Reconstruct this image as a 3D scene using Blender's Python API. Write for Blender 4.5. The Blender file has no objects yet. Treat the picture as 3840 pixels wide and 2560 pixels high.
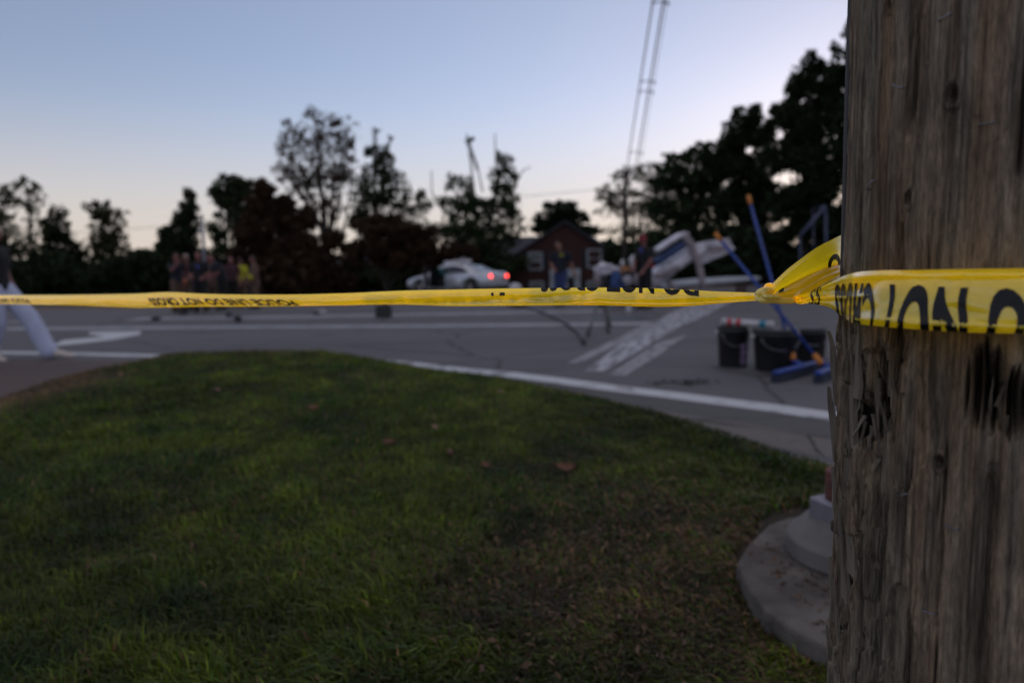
import bpy, bmesh, math, random
import numpy as np
from mathutils import Vector, Matrix
random.seed(7); rng = np.random.default_rng(11)
R = math.radians
SC = bpy.context.scene; COL = SC.collection

# ---------------------------------------------------------------- camera
F_PX = 2560.0; CAM_Z = 1.05; PITCH = R(5.89); ROLL = R(1.2)
f_ = Vector((0, math.cos(PITCH), -math.sin(PITCH)))
r0 = Vector((1, 0, 0)); u0 = r0.cross(f_)
r_ = math.cos(ROLL)*r0 - math.sin(ROLL)*u0
u_ = math.sin(ROLL)*r0 + math.cos(ROLL)*u0
cam_d = bpy.data.cameras.new('camera'); cam = bpy.data.objects.new('camera', cam_d); COL.objects.link(cam)
m = Matrix.Identity(4)
for i in range(3):
    m[i][0] = r_[i]; m[i][1] = u_[i]; m[i][2] = -f_[i]
m.translation = (0, 0, CAM_Z); cam.matrix_world = m
cam_d.sensor_width = 36; cam_d.lens = 24; cam_d.clip_start = 0.02; cam_d.clip_end = 3000
cam_d.dof.use_dof = True; cam_d.dof.focus_distance = 0.90; cam_d.dof.aperture_fstop = 3.0
SC.camera = cam
# ---------------------------------------------------------------- sky and light
SUN_EL, SUN_AZ = 1.6, 30.0          # degrees above the horizon, degrees right of +Y
w = bpy.data.worlds.new('World'); SC.world = w; w.use_nodes = True
nt = w.node_tree; bg = nt.nodes['Background']
sky = nt.nodes.new('ShaderNodeTexSky'); sky.sky_type = 'NISHITA'; sky.sun_disc = False
sky.sun_elevation = R(SUN_EL); sky.sun_rotation = R(SUN_AZ)
sky.air_density = 0.7; sky.dust_density = 0.6; sky.ozone_density = 3.5; sky.altitude = 0
gam = nt.nodes.new('ShaderNodeGamma'); gam.inputs[1].default_value = 0.78      # soft dusk: compress the sky's own contrast
hsv = nt.nodes.new('ShaderNodeHueSaturation'); hsv.inputs['Saturation'].default_value = 0.66
tint = nt.nodes.new('ShaderNodeMix'); tint.data_type = 'RGBA'; tint.blend_type = 'MULTIPLY'
tint.inputs[0].default_value = 1.0; tint.inputs[7].default_value = (1.14, 1.03, 1.01, 1)
# pale band of dusk haze low in the sky, all round the horizon
tcw = nt.nodes.new('ShaderNodeTexCoord'); sep = nt.nodes.new('ShaderNodeSeparateXYZ')
ramp = nt.nodes.new('ShaderNodeMapRange'); ramp.interpolation_type = 'SMOOTHERSTEP'
ramp.inputs[1].default_value = 0.30; ramp.inputs[2].default_value = -0.03; ramp.inputs[3].default_value = 0; ramp.inputs[4].default_value = .9
hz = nt.nodes.new('ShaderNodeMix'); hz.data_type = 'RGBA'; hz.inputs[7].default_value = (1.60, 1.36, 1.18, 1)
nt.links.new(tcw.outputs['Generated'], sep.inputs[0]); nt.links.new(sep.outputs[2], ramp.inputs[0]); nt.links.new(ramp.outputs[0], hz.inputs[0])
nt.links.new(sky.outputs[0], gam.inputs[0]); nt.links.new(gam.outputs[0], hsv.inputs['Color'])
nt.links.new(hsv.outputs[0], tint.inputs[6]); nt.links.new(tint.outputs[2], hz.inputs[6]); # overhead fill added outside the view: zenith brightened to light the ground
rp2 = nt.nodes.new('ShaderNodeMapRange'); rp2.interpolation_type = 'SMOOTHERSTEP'; rp2.inputs[1].default_value = .42; rp2.inputs[2].default_value = .85; rp2.inputs[4].default_value = .45
zn = nt.nodes.new('ShaderNodeMix'); zn.data_type = 'RGBA'; zn.inputs[7].default_value = (1.70, 1.50, 1.38, 1)
nt.links.new(sep.outputs[2], rp2.inputs[0]); nt.links.new(rp2.outputs[0], zn.inputs[0]); nt.links.new(hz.outputs[2], zn.inputs[6]); nt.links.new(zn.outputs[2], bg.inputs[0])
bg.inputs[1].default_value = 0.15
sun_d = bpy.data.lights.new('sun', 'SUN'); sun = bpy.data.objects.new('sun', sun_d); COL.objects.link(sun)
sun_d.energy = 0.12; sun_d.angle = R(12); sun_d.color = (1.0, 0.78, 0.6)
sd = Vector((math.sin(R(SUN_AZ))*math.cos(R(6)), math.cos(R(SUN_AZ))*math.cos(R(6)), math.sin(R(6))))
sun.rotation_euler = sd.to_track_quat('Z', 'Y').to_euler()
SC.view_settings.view_transform = 'Standard'; SC.view_settings.look = 'None'
SC.view_settings.exposure = 1.68; SC.view_settings.gamma = 1.0

# ---------------------------------------------------------------- helpers
def ray(px, py): return f_ + (px-1920)/F_PX*r_ - (py-1280)/F_PX*u_
def G(px, py, z=0.0):
    d = ray(px, py); t = (z-CAM_Z)/d.z
    return Vector((d.x*t, d.y*t, z))
def P(px, py, Y):
    d = ray(px, py); t = Y/d.y
    return Vector((d.x*t, Y, CAM_Z+d.z*t))
def Q(px, py, D):                    # D = distance along the view axis
    d = ray(float(px), float(py)); return Vector((0, 0, CAM_Z)) + d*float(D)

def hsh(i, j, k, s):
    n = (i*374761393 + j*668265263 + k*2147483647 + s*1274126177) & 0xffffffff
    n = (n ^ (n >> 13))*1274126177 & 0xffffffff
    return ((n ^ (n >> 16)) & 0xffffff)/float(0xffffff)
def vn(x, y, z=0.0, s=0):            # value noise, -1..1, numpy arrays
    x, y, z = np.broadcast_arrays(np.asarray(x, float), np.asarray(y, float), np.asarray(z, float))
    xi = np.floor(x).astype(np.int64); yi = np.floor(y).astype(np.int64); zi = np.floor(z).astype(np.int64)
    fx = x-xi; fy = y-yi; fz = z-zi
    fx = fx*fx*(3-2*fx); fy = fy*fy*(3-2*fy); fz = fz*fz*(3-2*fz)
    out = 0
    for a in (0, 1):
        for b in (0, 1):
            for c in (0, 1):
                wt = (fx if a else 1-fx)*(fy if b else 1-fy)*(fz if c else 1-fz)
                out = out + wt*hsh(xi+a, yi+b, zi+c, s)
    return out*2-1
def sm(t):
    t = np.clip(t, 0, 1); return t*t*(3-2*t)

def tag(o, label=None, cat=None, group=None, kind=None):
    if label: o['label'] = label
    if cat: o['category'] = cat
    if group: o['group'] = group
    if kind: o['kind'] = kind
    return o
def empty(name, loc=(0, 0, 0), rz=0.0):
    o = bpy.data.objects.new(name, None); COL.objects.link(o)
    o.location = loc; o.rotation_euler = (0, 0, rz); o.empty_display_size = 0.1
    return o
def link(name, me, mat=None, parent=None):
    o = bpy.data.objects.new(name, me); COL.objects.link(o)
    if mat is not None:
        for mm in (mat if isinstance(mat, (list, tuple)) else [mat]): me.materials.append(mm)
    if parent is not None: o.parent = parent
    return o
def np_mesh(name, v, faces_flat, nper, mat=None, parent=None, smooth=False, attr=None, mi=None):
    """v (n,3); faces_flat flat index array with nper loops each (int or array)"""
    me = bpy.data.meshes.new(name)
    v = np.asarray(v, np.float32); ff = np.asarray(faces_flat, np.int32).ravel()
    me.vertices.add(len(v)); me.vertices.foreach_set('co', v.ravel())
    me.loops.add(len(ff)); me.loops.foreach_set('vertex_index', ff)
    if np.isscalar(nper): nper = np.full(len(ff)//nper, nper, np.int32)
    st = np.concatenate([[0], np.cumsum(nper)[:-1]]).astype(np.int32)
    me.polygons.add(len(nper)); me.polygons.foreach_set('loop_start', st)
    try: me.polygons.foreach_set('loop_total', nper.astype(np.int32))
    except Exception: pass
    me.update(calc_edges=True)
    if smooth: me.polygons.foreach_set('use_smooth', np.ones(len(nper), bool))
    if mi is not None: me.polygons.foreach_set('material_index', np.asarray(mi, np.int32))
    if attr is not None:
        a = me.color_attributes.new('Col', 'FLOAT_COLOR', 'POINT')
        a.data.foreach_set('color', np.asarray(attr, np.float32).ravel())
    me.validate()
    return link(name, me, mat, parent)
def grid_faces(nu, nv, closed_u=False):
    a = np.arange(nu*nv).reshape(nu, nv)
    if closed_u: a = np.vstack([a, a[:1]])
    return np.stack([a[:-1, :-1], a[1:, :-1], a[1:, 1:], a[:-1, 1:]], -1).reshape(-1, 4)

class MB:
    def __init__(s): s.v = []; s.f = []; s.sm = []
    def add(s, vs, fs, smooth=False, M=None):
        b = len(s.v)
        for p in vs:
            p = Vector(p); s.v.append(M @ p if M is not None else p)
        for f in fs: s.f.append([b+i for i in f]); s.sm.append(smooth)
        return s
    def box(s, c, d, M=None, taper=1.0):
        x, y, z = d[0]/2, d[1]/2, d[2]/2; vs = []
        for k, t in ((-1, 1), (1, taper)):
            for a, b in ((-1, -1), (1, -1), (1, 1), (-1, 1)): vs.append((c[0]+a*x*t, c[1]+b*y*t, c[2]+k*z))
        return s.add(vs, [(3, 2, 1, 0), (4, 5, 6, 7), (0, 1, 5, 4), (1, 2, 6, 5), (2, 3, 7, 6), (3, 0, 4, 7)], False, M)
    def beam(s, a, b, w, h, up=(0, 0, 1)):
        a = Vector(a); b = Vector(b); d = (b-a).normalized(); up = Vector(up)
        sd_ = d.cross(up)
        if sd_.length < 1e-4: sd_ = d.cross(Vector((1, 0, 0)))
        sd_.normalize(); un = sd_.cross(d).normalized(); vs = []
        for p in (a, b):
            for i, j in ((-1, -1), (1, -1), (1, 1), (-1, 1)): vs.append(p+sd_*(i*w/2)+un*(j*h/2))
        return s.add(vs, [(0, 1, 2, 3), (7, 6, 5, 4), (0, 4, 5, 1), (1, 5, 6, 2), (2, 6, 7, 3), (3, 7, 4, 0)])
    def tube(s, pts, rad, n=12, caps=True, smooth=True, ell=None, up=None):
        pts = [Vector(p) for p in pts]
        if not isinstance(rad, (list, tuple)): rad = [rad]*len(pts)
        vs = []; N = len(pts); prev = Vector(up) if up else None
        for i, p in enumerate(pts):
            d = (pts[min(i+1, N-1)]-pts[max(i-1, 0)]).normalized()
            if prev is None: prev = d.orthogonal()
            x = (prev - d*prev.dot(d)).normalized(); prev = x; y = d.cross(x)
            e = ell[i] if ell else 1.0
            for k in range(n):
                a = 2*math.pi*k/n; vs.append(p + x*(rad[i]*math.cos(a)) + y*(rad[i]*e*math.sin(a)))
        fs = [(i*n+k, i*n+(k+1) % n, (i+1)*n+(k+1) % n, (i+1)*n+k) for i in range(N-1) for k in range(n)]
        s.add(vs, fs, smooth)
        if caps:
            b = len(s.v)-N*n
            s.f.append([b+k for k in range(n)][::-1]); s.sm.append(False)
            s.f.append([b+(N-1)*n+k for k in range(n)]); s.sm.append(False)
        return s
    def cap(s, a, b, ra, rb, n=14):     # capsule with two radii, closed
        a = Vector(a); b = Vector(b); d = b-a; L = d.length
        if L < 1e-6: d = Vector((0, 0, 1)); L = 1e-6
        d = d/L; pts = []; rs = []
        for t in (-.98, -.8, -.45, 0): pts.append(a+d*(ra*t)); rs.append(ra*math.sqrt(1-t*t))
        for t in (0, .45, .8, .98): pts.append(b+d*(rb*t)); rs.append(rb*math.sqrt(1-t*t))
        return s.tube(pts, rs, n)
    def ball(s, c, rx, ry, rz, nu=14, nv=9, M=None):
        vs = []; fs = []
        for j in range(1, nv):
            t = math.pi*j/nv
            for i in range(nu):
                a = 2*math.pi*i/nu; vs.append((rx*math.sin(t)*math.cos(a), ry*math.sin(t)*math.sin(a), rz*math.cos(t)))
        vs += [(0, 0, rz), (0, 0, -rz)]; nn = len(vs)
        for j in range(nv-2):
            for i in range(nu): fs.append((j*nu+i, (j+1)*nu+i, (j+1)*nu+(i+1) % nu, j*nu+(i+1) % nu))
        for i in range(nu):
            fs.append((nn-2, i, (i+1) % nu)); fs.append((nn-1, (nv-2)*nu+(i+1) % nu, (nv-2)*nu+i))
        M2 = Matrix.Translation(Vector(c)) @ (M.to_4x4() if M is not None else Matrix.Identity(4))
        return s.add(vs, fs, True, M2)
    def lathe(s, prof, n=24, c=(0, 0, 0), smooth=True, M=None):
        vs = []; N = len(prof)
        for r, z in prof:
            for k in range(n):
                a = 2*math.pi*k/n; vs.append((c[0]+r*math.cos(a), c[1]+r*math.sin(a), c[2]+z))
        fs = [(i*n+k, i*n+(k+1) % n, (i+1)*n+(k+1) % n, (i+1)*n+k) for i in range(N-1) for k in range(n)]
        fs += [[k for k in range(n)][::-1], [(N-1)*n+k for k in range(n)]]
        return s.add(vs, fs, smooth, M)
    def prism(s, outline, t, n=(0, 1, 0)):       # outline of 3-D points, thickened along n
        nvec = Vector(n).normalized()*t; o = [Vector(p) for p in outline]; N = len(o)
        return s.add(o+[p+nvec for p in o], [list(range(N))[::-1], list(range(N, 2*N))] +
                     [(i, (i+1) % N, (i+1) % N+N, i+N) for i in range(N)])
    def build(s, name, mat=None, parent=None, bevel=0, M=None):
        me = bpy.data.meshes.new(name)
        me.from_pydata([tuple(p) for p in s.v], [], s.f)
        me.polygons.foreach_set('use_smooth', s.sm); me.update()
        bm = bmesh.new(); bm.from_mesh(me); bmesh.ops.recalc_face_normals(bm, faces=bm.faces); bm.to_mesh(me); bm.free()
        o = link(name, me, mat, parent)
        if bevel:
            md = o.modifiers.new('b', 'BEVEL'); md.width = bevel; md.segments = 2; md.limit_method = 'ANGLE'
        return o
def bake(o):
    dg = bpy.context.evaluated_depsgraph_get(); dg.update()
    me = bpy.data.meshes.new_from_object(o.evaluated_get(dg)); o.modifiers.clear()
    o.data = me; return o
def fuse(o, voxel, smooth_it=2, crease=False):
    md = o.modifiers.new('r', 'REMESH'); md.mode = 'VOXEL'; md.voxel_size = voxel; md.use_smooth_shade = True
    if smooth_it:
        sm_ = o.modifiers.new('s', 'SMOOTH'); sm_.iterations = smooth_it; sm_.factor = .5
    return bake(o)
def copy_tree(o, parent=None):
    c = o.copy(); COL.objects.link(c)
    if parent is not None: c.parent = parent
    for ch in list(o.children): copy_tree(ch, c)
    return c

# ---------------------------------------------------------------- materials
def mat(name, col, rough=.7, col2=None, nscale=8, detail=4, bump=0, bscale=None, metal=0, spec=.5, stretch=None,
        emit=None, estr=0, lo=.35, hi=.65, coat=0, trans=0, tcol=None, attr=False):
    m_ = bpy.data.materials.new(name); m_.use_nodes = True; t = m_.node_tree; b = t.nodes['Principled BSDF']
    b.inputs['Base Color'].default_value = (*col, 1); b.inputs['Roughness'].default_value = rough
    b.inputs['Metallic'].default_value = metal; b.inputs['Specular IOR Level'].default_value = spec
    if coat: b.inputs['Coat Weight'].default_value = coat; b.inputs['Coat Roughness'].default_value = .15
    tc = t.nodes.new('ShaderNodeTexCoord'); src = tc.outputs['Object']
    if stretch:
        mp = t.nodes.new('ShaderNodeMapping'); mp.inputs['Scale'].default_value = stretch
        t.links.new(src, mp.inputs[0]); src = mp.outputs[0]
    last = None
    if attr:
        a = t.nodes.new('ShaderNodeVertexColor'); a.layer_name = 'Col'; last = a.outputs[0]
        t.links.new(last, b.inputs['Base Color'])
    if col2 is not None:
        n = t.nodes.new('ShaderNodeTexNoise'); n.inputs['Scale'].default_value = nscale; n.inputs['Detail'].default_value = detail
        t.links.new(src, n.inputs['Vector'])
        r = t.nodes.new('ShaderNodeMapRange'); r.inputs[1].default_value = lo; r.inputs[2].default_value = hi
        t.links.new(n.outputs[0], r.inputs[0])
        x = t.nodes.new('ShaderNodeMix'); x.data_type = 'RGBA'; x.inputs[6].default_value = (*col, 1); x.inputs[7].default_value = (*col2, 1)
        t.links.new(r.outputs[0], x.inputs[0]); t.links.new(x.outputs[2], b.inputs['Base Color'])
    if bump:
        n = t.nodes.new('ShaderNodeTexNoise'); n.inputs['Scale'].default_value = bscale or nscale*4; n.inputs['Detail'].default_value = 4
        t.links.new(src, n.inputs['Vector'])
        bp = t.nodes.new('ShaderNodeBump'); bp.inputs['Strength'].default_value = bump; bp.inputs['Distance'].default_value = .01
        t.links.new(n.outputs[0], bp.inputs['Height']); t.links.new(bp.outputs[0], b.inputs['Normal'])
    if emit: b.inputs['Emission Color'].default_value = (*emit, 1); b.inputs['Emission Strength'].default_value = estr
    if trans:
        tr = t.nodes.new('ShaderNodeBsdfTranslucent'); mx = t.nodes.new('ShaderNodeMixShader'); mx.inputs[0].default_value = trans
        if attr: t.links.new(last, tr.inputs[0])
        else: tr.inputs[0].default_value = (*(tcol or col), 1)
        t.links.new(b.outputs[0], mx.inputs[1]); t.links.new(tr.outputs[0], mx.inputs[2])
        t.links.new(mx.outputs[0], t.nodes['Material Output'].inputs[0])
    return m_

def asphalt_mat(name, base, base2, crack=.6):
    m_ = mat(name, base, .78, spec=.35); t = m_.node_tree; b = t.nodes['Principled BSDF']; L = t.links
    tc = t.nodes.new('ShaderNodeTexCoord')
    def noise(sc_, det, stretch=None):
        n = t.nodes.new('ShaderNodeTexNoise'); n.inputs['Scale'].default_value = sc_; n.inputs['Detail'].default_value = det
        s_ = tc.outputs['Object']
        if stretch:
            mp = t.nodes.new('ShaderNodeMapping'); mp.inputs['Scale'].default_value = stretch; L.new(s_, mp.inputs[0]); s_ = mp.outputs[0]
        L.new(s_, n.inputs['Vector']); return n.outputs[0]
    def mixc(fac, a, c, mode='MIX'):
        x = t.nodes.new('ShaderNodeMix'); x.data_type = 'RGBA'; x.blend_type = mode
        if hasattr(fac, 'links'): L.new(fac, x.inputs[0])
        else: x.inputs[0].default_value = fac
        for k, q in ((6, a), (7, c)):
            if hasattr(q, 'links'): L.new(q, x.inputs[k])
            else: x.inputs[k].default_value = (*q, 1)
        return x.outputs[2]
    def mr(v, a, c, d=0., e=1.):
        r = t.nodes.new('ShaderNodeMapRange'); L.new(v, r.inputs[0])
        for k, q in zip((1, 2, 3, 4), (a, c, d, e)): r.inputs[k].default_value = q
        return r.outputs[0]
    c = mixc(mr(noise(.35, 5, (.35, 1.6, 1)), .38, .62), base, base2)
    c = mixc(mr(noise(70, 2), .35, .7, 0, .6), c, tuple(q*1.7 for q in base2))
    c = mixc(mr(noise(1.1, 6), .60, .74, 0, .55), c, tuple(q*.45 for q in base))
    vo = t.nodes.new('ShaderNodeTexVoronoi'); vo.feature = 'DISTANCE_TO_EDGE'; vo.inputs['Scale'].default_value = .42
    ad = t.nodes.new('ShaderNodeMix'); ad.data_type = 'VECTOR'; ad.inputs[0].default_value = .12
    n2 = t.nodes.new('ShaderNodeTexNoise'); n2.inputs['Scale'].default_value = 2.2; n2.inputs['Detail'].default_value = 6
    L.new(tc.outputs['Object'], n2.inputs['Vector']); L.new(tc.outputs['Object'], ad.inputs[4]); L.new(n2.outputs[1], ad.inputs[5])
    L.new(ad.outputs[1], vo.inputs['Vector'])
    c = mixc(mr(vo.outputs['Distance'], .004, .012, crack, 0), c, (.008, .008, .009))
    L.new(c, b.inputs['Base Color'])
    bp = t.nodes.new('ShaderNodeBump'); bp.inputs['Strength'].default_value = .4; bp.inputs['Distance'].default_value = .006
    L.new(noise(110, 3), bp.inputs['Height']); L.new(bp.outputs[0], b.inputs['Normal'])
    return m_

def paint_mat(name, thr=.5, streak=None, col=(.52, .52, .54), under=(.085, .083, .09)):
    m_ = mat(name, col, .6, col2=under, nscale=4.5, detail=8, lo=thr, hi=thr+.12, stretch=streak, bump=.2, bscale=90)
    return m_

M_asph = asphalt_mat('asphalt', (.072, .067, .074), (.100, .093, .100))
M_drive = asphalt_mat('driveway_asphalt', (.062, .040, .037), (.085, .056, .05))
M_gutter = asphalt_mat('old_concrete', (.095, .083, .078), (.13, .115, .105))
M_patch = asphalt_mat('fresh_asphalt', (.06, .054, .056), (.078, .072, .073), .3)
M_dirt = mat('soil', (.018, .014, .008), .95, (.035, .026, .015), 3, bump=.6)
M_field = mat('far_grass', (.02, .026, .008), .95, (.045, .03, .018), .6, bump=.5)
M_verge = mat('dry_verge', (.12, .062, .045), .95, (.15, .095, .065), .8, bump=.5)
M_blade = mat('grass_blade', (.05, .1, .02), .55, attr=True, trans=.3, spec=.35)
M_conc = mat('pad_concrete', (.15, .13, .115), .85, (.07, .058, .05), 7, 9, bump=.5, bscale=60)
M_plinth = mat('cast_concrete', (.16, .15, .145), .75, (.095, .088, .085), 6, bump=.15, bscale=50)
M_rust = mat('rusty_steel', (.16, .05, .035), .8, (.07, .03, .03), 20, 6, bump=.5, bscale=60, stretch=(1, 1, 3))
M_galv = mat('galvanised', (.30, .29, .34), .5, (.2, .2, .24), 12, metal=.5)
M_black = mat('black_plastic', (.012, .012, .013), .45, (.02, .02, .022), 6, bump=.1)
M_blue = mat('blue_plastic', (.010, .05, .30), .45, (.008, .035, .2), 5)
M_orange = mat('orange_rubber', (.62, .22, .02), .55, (.45, .15, .02), 20)
M_bris = mat('broom_bristle', (.03, .04, .07), .9, (.02, .02, .03), 60, stretch=(1, 1, .1), bump=.6)
M_white = mat('white_plastic', (.62, .60, .62), .45, (.5, .48, .5), 5)
M_red = mat('red_band', (.55, .03, .03), .5)
M_teal = mat('teal_band', (.02, .22, .32), .45)
M_label = mat('label_paper', (.38, .27, .42), .6, (.30, .2, .34), 20)
M_ink = mat('label_ink', (.06, .04, .08), .6)
M_alu = mat('crumpled_white_aluminium', (.60, .57, .63), .34, (.30, .26, .30), 3.2, 8, bump=.7, bscale=6, lo=.45, hi=.72)
M_pink = mat('scuffed_pink_aluminium', (.34, .28, .29), .5, (.2, .16, .18), 4, 5, bump=.4, bscale=12)
M_navy = mat('navy_stripe', (.012, .03, .11), .4, (.02, .05, .15), 6)
M_tarp = mat('blue_cloth', (.03, .075, .22), .8, (.015, .03, .09), 4, bump=.6, bscale=9)
M_brass = mat('orange_brown_seat', (.30, .12, .03), .7, (.16, .06, .02), 8)
M_paint = mat('silver_car_paint', (.58, .59, .64), .28, (.52, .53, .58), 3, metal=.35, coat=.6)
M_glass = mat('dark_glass', (.01, .012, .016), .08, spec=.7)
M_tyre = mat('tyre', (.012, .012, .012), .85)
M_rim = mat('alloy_rim', (.35, .35, .38), .3, metal=.8)
M_tail = mat('lit_tail_lamp', (.5, .01, .01), .3, emit=(1.0, .008, .012), estr=2.0)
M_tail2 = mat('tail_lamp_core', (.5, .05, .05), .3, emit=(1.0, .10, .05), estr=2.5)
M_int = mat('car_interior', (.01, .012, .013), .8)
M_tealc = mat('teal_cloth', (.01, .07, .07), .8, (.02, .1, .1), 9)
M_brick = None
M_roof = mat('shingle_roof', (.035, .037, .048), .9, (.05, .052, .066), 8, bump=.4)
M_trim = mat('white_trim', (.42, .44, .47), .6, (.36, .38, .41), 3)
M_shut = mat('dark_shutter', (.012, .012, .016), .7)
M_pane = mat('window_glass', (.015, .018, .02), .1, spec=.6)
M_blind = mat('window_blind', (.16, .17, .16), .7)
M_bark = mat('bark', (.03, .024, .02), .95, (.05, .04, .032), 6, bump=.8, stretch=(1, 1, .2))
M_steel = mat('grey_lamp_post', (.20, .20, .23), .5, metal=.3)
M_cable = mat('copper_cable', (.10, .075, .065), .55, (.16, .09, .06), 2, metal=.4)
M_cableg = mat('grey_cable', (.22, .23, .27), .5, metal=.3)
M_skin = mat('skin', (.28, .13, .09), .55, (.24, .11, .08), 9)
M_skinr = mat('flushed_skin', (.24, .085, .075), .55, (.2, .075, .07), 9)
M_hair = mat('hair', (.025, .018, .014), .8)
M_hairg = mat('grey_hair', (.25, .23, .21), .8)
def cloth(name, c, k=.7): return mat(name, c, .85, tuple(q*k for q in c), 7, 5, bump=.5, bscale=10)
M_navyc = cloth('navy_cloth', (.008, .010, .02)); M_blackc = cloth('black_cloth', (.006, .006, .008))
M_jean = cloth('denim', (.035, .055, .16)); M_tan = cloth('tan_cloth', (.115, .070, .048))
M_grey = cloth('pale_grey_blue_cloth', (.46, .49, .66), .9); M_hiviz = cloth('hi_viz_yellow', (.50, .48, .03), .8)
M_maroon = cloth('maroon_cloth', (.06, .020, .026)); M_shoe = mat('cream_shoe', (.60, .52, .46), .6)
M_boot = mat('black_boot', (.01, .01, .012), .5); M_redcap = cloth('red_cap', (.30, .03, .05))
M_badge = mat('blue_badge', (.05, .07, .35), .4)

def brick_mat():
    m_ = mat('brick', (.06, .02, .016), .9); t = m_.node_tree; b = t.nodes['Principled BSDF']
    tc = t.nodes.new('ShaderNodeTexCoord'); mp = t.nodes.new('ShaderNodeMapping'); mp.inputs['Rotation'].default_value = (R(90), 0, 0)
    br = t.nodes.new('ShaderNodeTexBrick'); br.inputs['Scale'].default_value = 2.2
    br.inputs['Color1'].default_value = (.062, .017, .013, 1); br.inputs['Color2'].default_value = (.038, .013, .011, 1)
    br.inputs['Mortar'].default_value = (.05, .033, .03, 1); br.inputs['Mortar Size'].default_value = .012
    t.links.new(tc.outputs['Object'], mp.inputs[0]); t.links.new(mp.outputs[0], br.inputs['Vector'])
    t.links.new(br.outputs[0], b.inputs['Base Color']); return m_
M_brick = brick_mat()

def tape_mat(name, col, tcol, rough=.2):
    """translucent film, brightened as if fluorescent: reflects and passes light on both sides"""
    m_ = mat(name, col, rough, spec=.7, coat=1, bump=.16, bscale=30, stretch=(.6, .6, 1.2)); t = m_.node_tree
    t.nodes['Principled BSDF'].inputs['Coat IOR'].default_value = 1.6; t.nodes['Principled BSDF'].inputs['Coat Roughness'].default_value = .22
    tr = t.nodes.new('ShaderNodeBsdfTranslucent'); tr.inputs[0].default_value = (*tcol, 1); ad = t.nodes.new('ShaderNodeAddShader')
    t.links.new(t.nodes['Principled BSDF'].outputs[0], ad.inputs[0]); t.links.new(tr.outputs[0], ad.inputs[1])  # both shaders added in full, a brightness boost built into the film
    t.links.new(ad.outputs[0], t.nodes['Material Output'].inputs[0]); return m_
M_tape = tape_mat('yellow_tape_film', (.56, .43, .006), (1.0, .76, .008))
M_print = mat('black_tape_print', (.005, .005, .006), .42, spec=.35)

# ================================================================= SETTING
def sheet(name, pts, z, mat_, kind='structure', sub=0):
    me = bpy.data.meshes.new(name); bm = bmesh.new()
    vs = [bm.verts.new((p[0], p[1], z)) for p in pts]; f = bm.faces.new(vs)
    if f.normal.z < 0: f.normal_flip()
    bmesh.ops.triangulate(bm, faces=bm.faces[:]); bm.to_mesh(me); bm.free()
    o = link(name, me, mat_); o['kind'] = kind; return o
# ground falls away gently beyond the far verge
def ground_z(x, y): return -0.03 - 1.5*sm((np.asarray(y)-36)/18.0) + .5*sm((np.asarray(y)-90)/200.)
gy = np.concatenate([np.linspace(-60, 34, 12), np.linspace(36, 120, 30), np.linspace(140, 1400, 10)])
gx = np.concatenate([np.linspace(-1400, -90, 6), np.linspace(-80, 80, 17), np.linspace(90, 1400, 6)])
X, Y = np.meshgrid(gx, gy, indexing='ij')
Z = ground_z(X, Y)
o = np_mesh('ground', np.stack([X, Y, Z], -1).reshape(-1, 3), grid_faces(len(gx), len(gy)), 4, M_field, smooth=True)
tag(o, kind='structure')
# road: near edge follows the turf island, far edge opens to the side street on the right
far_edge = [G(x, y) for x, y in ((3500, 1035), (3000, 1062), (2600, 1082), (2200, 1112), (1700, 1140), (1100, 1150), (500, 1158), (0, 1163))]
a = far_edge[-1]; far_edge.append(Vector((a.x-60, a.y+1.5, 0)))
road_pts = [(-75, 27), (-75, -12), (60, -12), (60, far_edge[0].y+6)] + [(p.x, p.y) for p in far_edge]
sheet('road', road_pts, 0.0, M_asph)
# reddish dry verge and pavement strip beyond the road
vp = [(p.x, p.y-.05) for p in far_edge]; vb = [(p.x*1.02, p.y+2.2) for p in far_edge][::-1]
sheet('verge', vp+vb, -.008, M_verge)
def strip(name, pts, width, z, mat_, cat_kind='structure'):
    pts = [Vector((p.x, p.y, 0)) for p in pts]
    # resample
    out = []
    for i in range(len(pts)-1):
        n = max(2, int((pts[i+1]-pts[i]).length/.3))
        for k in range(n): out.append(pts[i].lerp(pts[i+1], k/n))
    out.append(pts[-1]); vs = []
    for i, p in enumerate(out):
        d = (out[min(i+1, len(out)-1)]-out[max(i-1, 0)]).normalized(); nrm = Vector((-d.y, d.x, 0))
        ww = width if not callable(width) else width(i/(len(out)-1))
        vs += [(p+nrm*ww/2), (p-nrm*ww/2)]
    vs = [(v.x, v.y, z) for v in vs]
    n = len(out); fs = [(2*i, 2*i+1, 2*i+3, 2*i+2) for i in range(n-1)]
    me = bpy.data.meshes.new(name); me.from_pydata(vs, [], fs); me.update()
    o = link(name, me, mat_); o['kind'] = cat_kind; return o
def Gs(*ps): return [G(*p) for p in ps]
M_line = paint_mat('white_road_paint', .56); M_linew = paint_mat('worn_road_paint', .50, (.6, 2.5, 1), col=(.34, .34, .37))
edge = Gs((-900, 1322), (-300, 1320), (0, 1322), (300, 1327), (600, 1335), (950, 1343), (1300, 1349), (1500, 1361), (1700, 1385), (1900, 1403), (2100, 1428), (2300, 1456), (2500, 1479), (2700, 1505), (2900, 1530), (3120, 1562), (3500, 1620), (4000, 1700))
strip('edge_line', edge, .27, .004, M_line)
strip('centre_line', Gs((-900, 1234), (100, 1232), (1600, 1222), (2000, 1218), (2440, 1213)), .62, .004, M_linew)
strip('lane_line', Gs((500, 1195), (1100, 1188), (1600, 1178), (2270, 1166)), .75, .004, M_linew)
strip('lane_dash', Gs((20, 1208), (160, 1206)), .45, .004, M_linew)
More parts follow.
